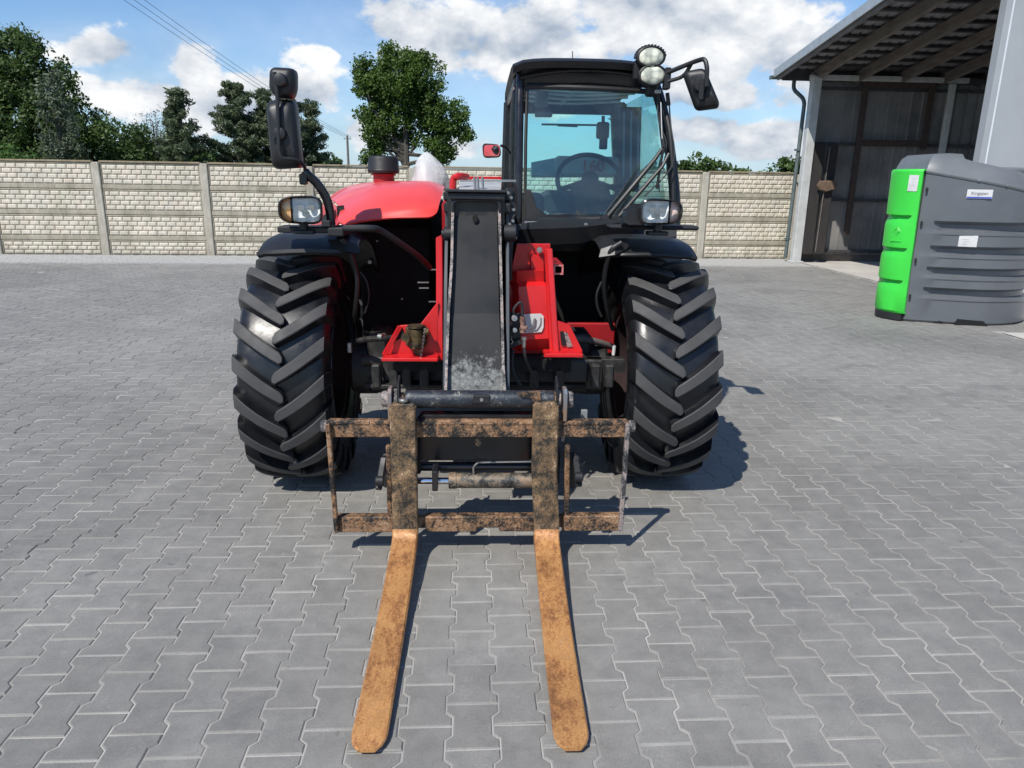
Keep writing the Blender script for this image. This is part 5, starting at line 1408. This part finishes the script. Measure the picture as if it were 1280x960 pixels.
    b.cyl(c+Vector((0, .03, -.02)), c+Vector((0, -.03, .02)), .055, 16, .01); B(b, 'steering_wheel', di)
    b = MB(); b.bar(c+Vector((0, .0, -.05)), (c.x, 4.68, 1.36), .12, .12, .03); b.prism(rrect(c.x, c.z-.11, .26, .16, .05), 'y', 4.74, 4.80, .02); B(b, 'steering_column', di)
    b = MB(); b.tube(smooth_path([c+Vector((.05, -.03, -.04)), c+Vector((.16, -.06, -.02)), c+Vector((.20, -.06, .0))]), .008, 6); b.tube([S(775, 262, 4.9), S(790, 246, 4.9)], .01, 6); B(b, 'control_lever', di)
    b = MB(); p = S(704, 238, 4.8); b.cyl(p, p+Vector((0, -.01, .0)), .018, 12); B(b, 'red_knob', MAT['red'])
    # blind, interior mirror and rear wiper seen against the sky
    b = MB(); b.prism(rrect(S(754, 163, 5.7).x, S(754, 163, 5.7).z, .095, .12, .02), 'y', 5.7, 5.74, .008); p = S(754, 178, 5.72); b.box(p.x-.028, p.x+.03, 5.7, 5.74, p.z-.05, p.z+.03, .006)
    b.bar(S(754, 156, 5.72), S(754, 145, 5.72), .02, .03); b.tube(smooth_path([S(760, 148, 5.72), S(768, 152, 5.72), S(766, 158, 5.72)]), .004, 5); B(b, 'rear_wiper_motor', di)
    b = MB(); b.bar(S(677, 155.5, 5.9), S(752, 156.5, 5.9), .01, .014); b.bar(S(697, 157, 5.9), S(722, 158, 5.9), .008, .012); B(b, 'rear_wiper', di)
    b = MB(); 
    for px in (780, 789, 798): b.cyl(S(px, 140, 5.3), S(px-1, 222, 5.2), .007, 6)
    B(b, 'grab_rail', mat('grey_rail', (.25, .27, .29), None, .4))
    b = MB(); b.grid([[S(776, 134, 5.45), S(802, 134, 5.38)], [S(774, 238, 5.45), S(799, 240, 5.38)]], .02); B(b, 'inner_pillar_trim', di)
    # red digits on a panel added inside the cab
    cu = bpy.data.curves.new('print', 'FONT'); cu.body = '160'; cu.size = .115; cu.extrude = .002; cu.align_x = 'CENTER'
    t = bpy.data.objects.new('print', cu); COL.objects.link(t); pt = S(741, 209, 5.44); t.location = (pt.x, 5.44-YA, pt.z-.03); t.rotation_euler = (pi/2, 0, 0)
    cu.materials.append(mat('red_lettering', (.38, .05, .05), None, .5)); t = text_to_mesh(t); t.parent = root
    b = MB(); b.prism(rrect(pt.x-.04, pt.z+.01, .46, .13, .03), 'y', 5.45, 5.49, .01); B(b, 'number_panel', gi)
    b = MB()                                                              # grey curved sheet for the rear deck behind the seat
    b.grid([[S(664, 206, 6.3), S(700, 199, 6.3), S(735, 198, 6.3), S(768, 205, 6.3)], [S(664, 222, 6.2), S(700, 222, 6.2), S(735, 222, 6.2), S(768, 222, 6.2)]], .03); B(b, 'rear_deck', gi)
    # wipers
    b = MB(); Y = 4.36
    b.tube([S(757, 274, Y), S(785, 240, Y), S(818, 200, Y+.02), S(829, 184, Y+.04)], [.016, .014, .012, .010], 8)
    b.tube([S(770, 275, Y), S(800, 240, Y), S(828, 208, Y+.02), S(836, 192, Y+.04)], [.014, .012, .010, .009], 8)
    w = B(b, 'wiper_arm', MAT['plastic'])
    b = MB()
    for px in (757, 770): p = S(px, 273, Y-.02); b.cyl(p, p+Vector((0, .06, -.01)), .024, 16, .004)
    b.loft([[S(750, 270, Y), S(775, 272, Y), S(800, 268, Y), S(800, 282, Y), S(760, 286, Y)], [S(752, 272, Y+.15), S(775, 274, Y+.15), S(798, 270, Y+.15), S(798, 282, Y+.15), S(760, 285, Y+.15)]])
    B(b, 'wiper_base', MAT['plastic'], w)
    b = MB(); b.bar(S(821, 120, Yt-.09), S(829, 185, Y+.03), .014, .02); b.bar(S(829, 185, Y+.03), S(821, 236, Y+.02), .012, .02); B(b, 'wiper_blade', MAT['black'], w)
    b = MB(); b.tube(smooth_path([S(822, 116, 4.5), S(823, 150, 4.46), S(833, 180, 4.42), S(824, 205, 4.42), S(824, 240, 4.42)]), .004, 5)
    b.tube(smooth_path([S(836, 125, 4.52), S(839, 160, 4.46), S(843, 190, 4.42), S(836, 214, 4.4), S(806, 245, 4.36)]), .0045, 5); B(b, 'washer_hose', MAT['hose'], w)
    b = MB(); p = S(821, 115, 4.5); b.box(p.x-.018, p.x+.018, 4.47, 4.5, p.z-.012, p.z+.012, .004); b.cyl(S(826, 128, 4.46), S(828, 185, 4.40), .0035, 6); b.cyl(S(831, 195, 4.40), S(826, 235, 4.38), .003, 6)
    B(b, 'wiper_clip', MAT['steel'], w)
    b = MB(); b.cyl(S(834, 116, 4.5), S(836, 132, 4.5), .012, 10, .003); b.tube(smooth_path([S(830, 128, 4.56), S(838, 170, 4.5), S(841, 220, 4.46), S(842, 270, 4.44)]), .014, 8)
    B(b, 'door_strut', MAT['plastic'])

    # ---------------------------------------------------------------- work lamps
    for px, py, rx_, ry_ in ((814, 71, .082, .058), (816, 94, .082, .058)):
        Y = 4.42; c = S(px, py, Y); b = MB()
        E = lambda f, y: [(x, y, z) for x, z in ellipse(c.x, c.z, rx_*f, ry_*f, 36)]
        b.loft([E(.5, Y+.09), E(.9, Y+.06), E(1.0, Y+.03), E(1.0, Y-.005), E(.9, Y-.01), E(.86, Y+.004)], caplast=False)
        for k in range(26):                                              # cooling fins
            a = R_(10+k*13); 
            if sin(a) > -.2 and py < 80:
                p = Vector((c.x+rx_*cos(a), Y+.035, c.z+ry_*sin(a))); b.box(p.x-.005, p.x+.005, Y+.0, Y+.06, p.z-.006, p.z+.008)
        wl = B(b, 'work_lamp', MAT['plastic'])
        b = MB(); b.loft([E(.87, Y+.004), E(.8, Y-.006), E(.4, Y-.012), E(.05, Y-.013)], capfirst=False); B(b, 'lamp_lens', MAT['led'], wl, smooth=60)
    b = MB(); p = S(796, 88, 4.5); b.box(p.x-.02, p.x+.02, 4.46, 4.52, p.z-.05, p.z+.05, .004); p = S(815, 100, 4.52); b.box(p.x-.03, p.x+.03, 4.48, 4.56, p.z-.09, p.z+.12, .01); B(b, 'work_lamp_bracket', MAT['black'])

    # ---------------------------------------------------------------- mirrors
    def mirror_shell(P, Y, depth, name, par=root, m=None, dy=0.0, dz=0.0):
        b = MB(); pts = [S(x, y, Y) for x, y in P]; c = sum(pts, Vector())/len(pts)
        path = fillet(pts+[pts[0]], .03, 4); 
        pp = []
        n = len(pts)
        for i in range(n):
            a, q, d = pts[i-1], pts[i], pts[(i+1) % n]; e1, e2 = (a-q), (d-q); r = min(.028, e1.length*.4, e2.length*.4)
            A_, D_ = q+e1.normalized()*r, q+e2.normalized()*r
            for k in range(5): t = k/4; pp.append(A_*(1-t)**2+q*2*t*(1-t)+D_*t*t)
        def ring(f, y): return [tuple(Vector((c.x+(p.x-c.x)*f, Y+y+dy*(p.x-c.x)+dz*(p.z-c.z), c.z+(p.z-c.z)*f))) for p in pp]
        b.loft([ring(.25, -depth*.62), ring(.72, -depth*.60), ring(.90, -depth*.45), ring(.985, -depth*.18), ring(1.0, 0), ring(1.0, depth*.25), ring(.96, depth*.35)])
        o = B(b, name, m or MAT['plastic'], par, smooth=50)
        b = MB(); b.loft([ring(.93, depth*.352), ring(.93, depth*.36)]); B(b, 'mirror_glass', MAT['mirror'], o)
        return o
    # right mirror on its bent arm
    Y = 4.30
    mr_ = mirror_shell([(855, 89), (880, 84.5), (897, 130), (896, 136), (871, 139)], Y, .07, 'right_mirror', dy=-.25)
    b = MB(); c = S(875.5, 107, Y-.05); b.lathe([(.01, -.012), (.03, -.01), (.036, .0), (.038, .02)], c, 'y', 20); b.box(c.x-.008, c.x+.016, Y-.075, Y-.045, c.z-.075, c.z+.02, .004); B(b, 'mirror_clamp', MAT['black'], mr_)
    b = MB(); b.tube(fillet([S(834, 91, 4.4), S(868, 77, 4.3), S(881, 73, 4.24), S(884, 84, 4.22), S(883, 108, 4.22)], .05, 6), .0125, 10)
    b.tube(fillet([S(834, 102, 4.4), S(855, 96, 4.36), S(864, 80, 4.32)], .05, 5), .011, 10); p = S(833, 98, 4.42); b.box(p.x-.015, p.x+.02, 4.39, 4.45, p.z-.06, p.z+.055, .006)
    b.cyl(S(822, 96, 4.48), S(833, 97, 4.42), .02, 10); B(b, 'right_mirror_arm', MAT['plastic'])
    # left pair of mirrors
    Y = 3.62
    m1 = mirror_shell([(339, 84), (371, 86), (371, 112), (367, 124), (345, 122), (338, 112)], Y, .10, 'upper_left_mirror')
    m2 = mirror_shell([(334, 128), (352, 124), (370, 126), (378, 205), (374, 210), (342, 212)], Y, .12, 'lower_left_mirror')
    b = MB(); b.tube(fillet([S(343, 90, Y-.085), S(346, 108, Y-.085), S(349, 190, Y-.10), S(352, 198, Y-.10), S(372, 199, Y-.08), S(381, 208, Y-.03), S(382, 216, Y)], .04, 6), .0085, 10)
    for px, py in ((346, 100), (348, 167)):
        for d in (-3.5, 0, 3.5): b.bar(S(338, py+d, Y-.09), S(350, py+d, Y-.09), .007, .012)
        p = S(350, py, Y-.08); b.lathe([(.012, -.02), (.026, -.016), (.03, .0), (.03, .03)], p, 'y', 16)
    B(b, 'left_mirror_rod', MAT['plastic'])
    b = MB(); b.tube(smooth_path([S(381, 214, Y), S(385, 219, Y), S(396, 229, Y+.02), S(407, 246, Y+.04), S(412, 262, Y+.05), S(414, 282, Y+.05)]), .0215, 12)
    b.bar(S(379, 217, Y-.01), S(380, 231, Y-.01), .035, .04, .006); B(b, 'left_mirror_arm', MAT['gloss'])
    # little mirror at the left of the cab with red reflection
    Y = 4.6; o = mirror_shell([(602.5, 178.5), (625, 181), (626.5, 197), (604, 197.5)], Y, .05, 'small_cab_mirror', m=MAT['black'], dy=-.78, dz=-.42)
    b = MB(); c = S(614.5, 188.5, Y); b.add([(x, Y-.036-.78*(x-c.x)-.42*(z-c.z), z) for x, z in rrect(c.x, c.z, .092, .062, .014)], [tuple(range(24))]); B(b, 'mirror_face', MAT['mirror'], o, recalc=False)
    b = MB(); b.tube(smooth_path([S(626, 182, Y), S(632, 184, Y+.02), S(638, 192, Y+.05)]), .008, 8); B(b, 'small_mirror_arm', MAT['black'])

    # ---------------------------------------------------------------- coupler and fork carriage
    Yc = 3.085
    b = MB(); z = S(600, 499, Yc).z; x0, x1 = S(507, 499, Yc).x, S(693, 499, Yc).x; b.cyl((x0, Yc, z), (x1, Yc, z), .040, 28, .006)
    ct = B(b, 'coupler_tube', MAT['crosstube'])
    b = MB(); p = S(602, 499, Yc-.04); b.box(p.x-.036, p.x+.036, Yc-.046, Yc-.02, p.z-.018, p.z+.018, .003); B(b, 'lock_plate', MAT['black'], ct)
    b = MB(); b.cyl((p.x, Yc-.050, p.z), (p.x, Yc-.046, p.z), .008, 10); B(b, 'lock_bolt', MAT['steel'], ct)
    b = MB(); b.cyl((x1-.005, Yc, z), (x1+.03, Yc, z), .036, 24, .004); b.cyl((x0-.03, Yc, z), (x0-.004, Yc, z), .030, 24, .004); B(b, 'tube_collar', MAT['carriage'], ct)
    b = MB(); b.prism([(S(x, y, Yc-.02).x, S(x, y, Yc-.02).z) for x, y in ((646, 489), (674, 487), (676, 498), (670, 503), (662, 497), (652, 496))], 'y', Yc-.043, Yc-.036, .001); B(b, 'torn_plate', MAT['carriage'], ct)
    # coupler cheek plates and black lower frame
    for s in (-1, 1):
        b = MB(); xa = S(489 if s < 0 else 705, 510, Yc).x
        b.prism([(Yc-.05, z+.04), (Yc-.03, z+.055), (Yc+.02, z+.055), (Yc+.05, z+.03), (Yc+.06, z-.12), (Yc+.05, z-.2), (Yc+.008, z-.2), (Yc+.006, z-.10), (Yc-.048, z-.085), (Yc-.05, z)], 'x', xa-.009, xa+.009, .003)
        B(b, 'hook_plate', mat('worn_blue_steel', (.22, .25, .29), (.30, .20, .14), .35, .6, metal=.5, scale=14))
        b = MB(); xb = xa+s*.022; b.cyl((xb-.016, Yc, z), (xb+.016, Yc, z), .036, 20, .004); xi = xa-s*.024; b.cyl((xi-.007, Yc, z), (xi+.007, Yc, z), .040, 20, .002)
        B(b, 'hook_washer', MAT['edge'])
        b = MB(); xi = xa-s*.036; b.prism([(Yc-.03, z+.08), (Yc+.03, z+.10), (Yc+.05, z-.3), (Yc, z-.3), (Yc-.05, z)], 'x', xi-.005, xi+.005, .002); B(b, 'coupler_cheek', MAT['black'])
    b = MB(); p, q = S(524, 516, 3.10), S(668, 527, 3.10); b.box(p.x, q.x, 3.08, 3.14, q.z-.02, p.z, .008); b.box(p.x-.02, q.x+.02, 3.15, 3.18, S(600, 575, 3.16).z, q.z, .006)
    B(b, 'coupler_frame', MAT['gloss'])
    b = MB(); b.cyl(S(522, 583, 3.20), S(668, 583, 3.20), .022, 20, .003); b.cyl(S(520, 571, 3.18), S(668, 569, 3.18), .010, 10); b.box(S(542, 575, 3.13).x, S(549, 575, 3.13).x, 3.0, 3.1, S(545, 600, 3.13).z, S(545, 576, 3.13).z, .004)
    b.box(S(668, 560, 3.13).x, S(700, 560, 3.13).x, 3.11, 3.18, S(690, 612, 3.13).z, S(690, 560, 3.13).z, .008); b.box(S(498, 560, 3.1).x, S(524, 560, 3.1).x, 3.16, 3.20, S(510, 600, 3.1).z, S(510, 560, 3.1).z, .008)
    B(b, 'tilt_linkage', MAT['gloss'])
    b = MB(); b.cyl(S(562, 600.5, 3.13), S(690, 600.5, 3.13), .0355, 24, .004); b.cyl(S(561, 600.5, 3.13), S(571, 600.5, 3.13), .038, 24, .003); cy = B(b, 'lock_cylinder', MAT['cyl'])
    b = MB(); b.cyl(S(505, 601, 3.13), S(564, 601, 3.13), .0155, 20); B(b, 'cylinder_rod', MAT['chrome'], cy)
    b = MB(); b.tube(smooth_path([S(592, 591, 3.11), S(592, 584, 3.11), S(597, 579, 3.11), S(606, 578, 3.13), S(668, 577, 3.14)]), .0045, 8); B(b, 'cylinder_pipe', MAT['steel'], cy)
    for s in (-1, 1):
        A = [(480, 572), (475, 600), (473, 612)] if s < 0 else [(719, 570), (722, 595), (724, 608)]
        b = MB(); b.bar(S(*A[0], 3.10), S(*A[2], 3.0), .028, .02, .004); p = S(A[1][0]-(0 if s < 0 else -1), A[1][1], 3.0); b.cyl(p+Vector((-.018, -.01, 0)), p+Vector((.018, -.01, 0)), .022, 14, .004)
        p2 = S(484 if s < 0 else 715, 590, 3.12); b.box(p2.x-.018, p2.x+.018, 3.11, 3.14, p2.z-.075, p2.z+.09, .006)
        B(b, 'lock_lever', MAT['black'])
    b = MB(); b.tube([S(720, 574, 3.0), S(727, 583, 3.0), S(731, 577, 3.0)], .003, 5); B(b, 'spring_hook', MAT['black'])

    Yf = 3.045
    car = MAT['carriage']
    zt0, zt1 = S(596, 547, Yf).z, S(596, 528, Yf).z; xA, xB = S(408, 540, Yf).x, S(787, 540, Yf).x
    b = MB(); b.box(xA, xB, Yf, Yf+.045, zt0, zt1, .004); b.box(xA+.01, xB-.01, Yf+.006, Yf+.04, zt1-.004, zt1+.006, .002)
    fc = B(b, 'fork_carriage', car)
    b = MB()
    x = xA+.02; k = 0
    while x < xB-.05:                                                    # notches along the top rail
        b.box(x, x+.075, Yf-.004, Yf+.03, zt1-.010, zt1+.004, .002); x += .0925
    B(b, 'rail_teeth', car, fc)
    zb0, zb1 = S(596, 665, Yf).z, S(596, 646, Yf).z
    b = MB()
    for a, c_ in ((419, 492), (531, 596), (624, 668), (703, 777)): b.box(S(a, 655, Yf).x, S(c_, 655, Yf).x, Yf, Yf+.05, zb0, zb1, .005)
    b.box(S(596, 655, Yf).x-.001, S(624, 655, Yf).x+.001, Yf+.002, Yf+.048, zb0+.022, zb1-.001, .003); b.box(S(490, 655, Yf).x, S(705, 655, Yf).x, Yf+.02, Yf+.055, zb0+.01, zb1-.012, .003)
    B(b, 'bottom_rail', car, fc)
    for (a, c_) in (((410, 532), (424, 664)), ((783, 532), (772, 664))):
        b = MB(); t_, u_ = S(*a, Yf-.01), S(*c_, Yf-.01); s = -1 if a[0] < 600 else 1
        b.bar((xA+.012 if s < 0 else xB-.012, Yf-.014, zt1), (S(421 if s < 0 else 775, 655, Yf).x, Yf-.012, zb0+.01), .020, .026, .004, up=(0, 1, 0)); B(b, 'side_bar', MAT['edge'] if s > 0 else car, fc)
        b = MB(); e = xA-.012 if s < 0 else xB+.012; b.cyl((e-.014, Yf+.02, (zt0+zt1)/2+.012), (e+.014, Yf+.02, (zt0+zt1)/2+.012), .026, 16, .004); B(b, 'rail_end', MAT['edge'], fc)
    for px in (486, 709):
        b = MB(); b.bar(S(px, 556, Yf+.02), S(px+(2 if px < 600 else -1), 648, Yf+.02), .024, .03, .004, up=(0, 1, 0)); B(b, 'inner_bar', car, fc)
    b = MB(); p = S(598, 552, Yf-.01); b.cyl(p, p+Vector((0, -.02, 0)), .014, 8); B(b, 'rail_stop_bolt', car, fc)
    b = MB(); p, q = S(727, 513, 3.2), S(734, 528, 3.2); b.box(p.x, q.x, 3.2, 3.22, q.z, p.z, .002); B(b, 'grey_tab', mat('grey_tab', (.25, .26, .26), None, .5), fc)

    # forks: shank and blade forged in one, bent at the heel
    for (tx, hx, bx0, bx1, tipx, tipy) in (((488, 518, 510), (491, 522, 672), 491, 522, 458.5, 938), ((667, 699, 508), (667, 699, 672), 667, 699, 716, 936)):
        xc = (S(tx[0], tx[2], Yf-.045).x+S(tx[1], tx[2], Yf-.045).x)/2; w = .112/2
        zt = S(500, tx[2], Yf-.045).z
        hc = (S(hx[0], 672, 3.0).x+S(hx[1], 672, 3.0).x)/2
        heel = S((hx[0]+hx[1])/2, 672, 3.0); zh = heel.z
        tip = None
        # distance at which the tip lies 3 cm above the ground
        for Yq in np.linspace(1.5, 2.2, 141):
            p = S(tipx, tipy, Yq)
            if abs(p.z-.020) < .004: tip = p; break
        tip = tip or S(tipx, tipy, 1.8)
        b = MB(); th = .042; rings = []
        path = [(xc, Yf-.045, zt), (xc, Yf-.045, zt-.3), (hc, Yf-.047, zh+.075), (hc, Yf-.052, zh+.045), (hc, Yf-.065, zh+.018), (hc, Yf-.09, zh+.002)]
        back = [(xc, Yf-.003, zt), (xc, Yf-.003, zt-.3), (hc, Yf-.003, zh+.03), (hc, Yf-.004, zh-.01), (hc, Yf-.02, zh-.034), (hc, Yf-.06, zh-.042)]
        wv = [w]*6; c5 = .006
        n = 7; start = Vector((hc, Yf-.09, zh+.002)); endp = Vector((tip.x, tip.y, tip.z+.004))
        for k in range(1, n+1):
            t = k/n*.945; q = start.lerp(endp, t)+Vector((0, 0, -.024*sin(pi*min(1, t*1.1)))); tk = .040*(1-t)+.012*t
            path.append((q.x, q.y, q.z)); back.append((q.x, q.y, q.z-tk)); wv.append(w*(1-.02*t))
        for t, f in ((.965, .92), (.985, .78), (1.0, .50)):
            q = start.lerp(endp, t); path.append((q.x, q.y, q.z)); back.append((q.x, q.y, q.z-.012)); wv.append(w*f)
        for (p, q, ww) in zip(path, back, wv):
            p, q = Vector(p), Vector(q); d = (q-p); L = d.length; d.normalize(); c5 = min(.006, L*.4)
            rings.append([p+Vector((-ww+c5, 0, 0)), p+Vector((ww-c5, 0, 0)), p+d*c5+Vector((ww, 0, 0)), q-d*c5+Vector((ww, 0, 0)), q+Vector((ww-c5, 0, 0)), q+Vector((-ww+c5, 0, 0)), q-d*c5+Vector((-ww, 0, 0)), p+d*c5+Vector((-ww, 0, 0))])
        b.loft(rings)
        for f in range(len(b.f)):
            ring = f//8
            b.m[f] = 1 if (ring >= 3 and f != 8*(len(rings)-1)) else 0
        o = B(b, 'fork', [MAT['shank'], MAT['tine']], fc, smooth=40)
        b = MB(); b.box(xc-.05, xc+.05, Yf-.03, Yf+.055, zt-.02, zt+.012, .006); B(b, 'fork_hook', MAT['shank'], fc)
    b = MB(); p = S(505, 510, Yf); b.cyl((p.x, Yf-.01, p.z), (p.x, Yf-.01, p.z+.035), .010, 12); b.cyl((p.x, Yf-.01, p.z+.032), (p.x, Yf-.01, p.z+.046), .022, 16, .003); B(b, 'fork_pin', MAT['steel'], fc)
    return root
telehandler()
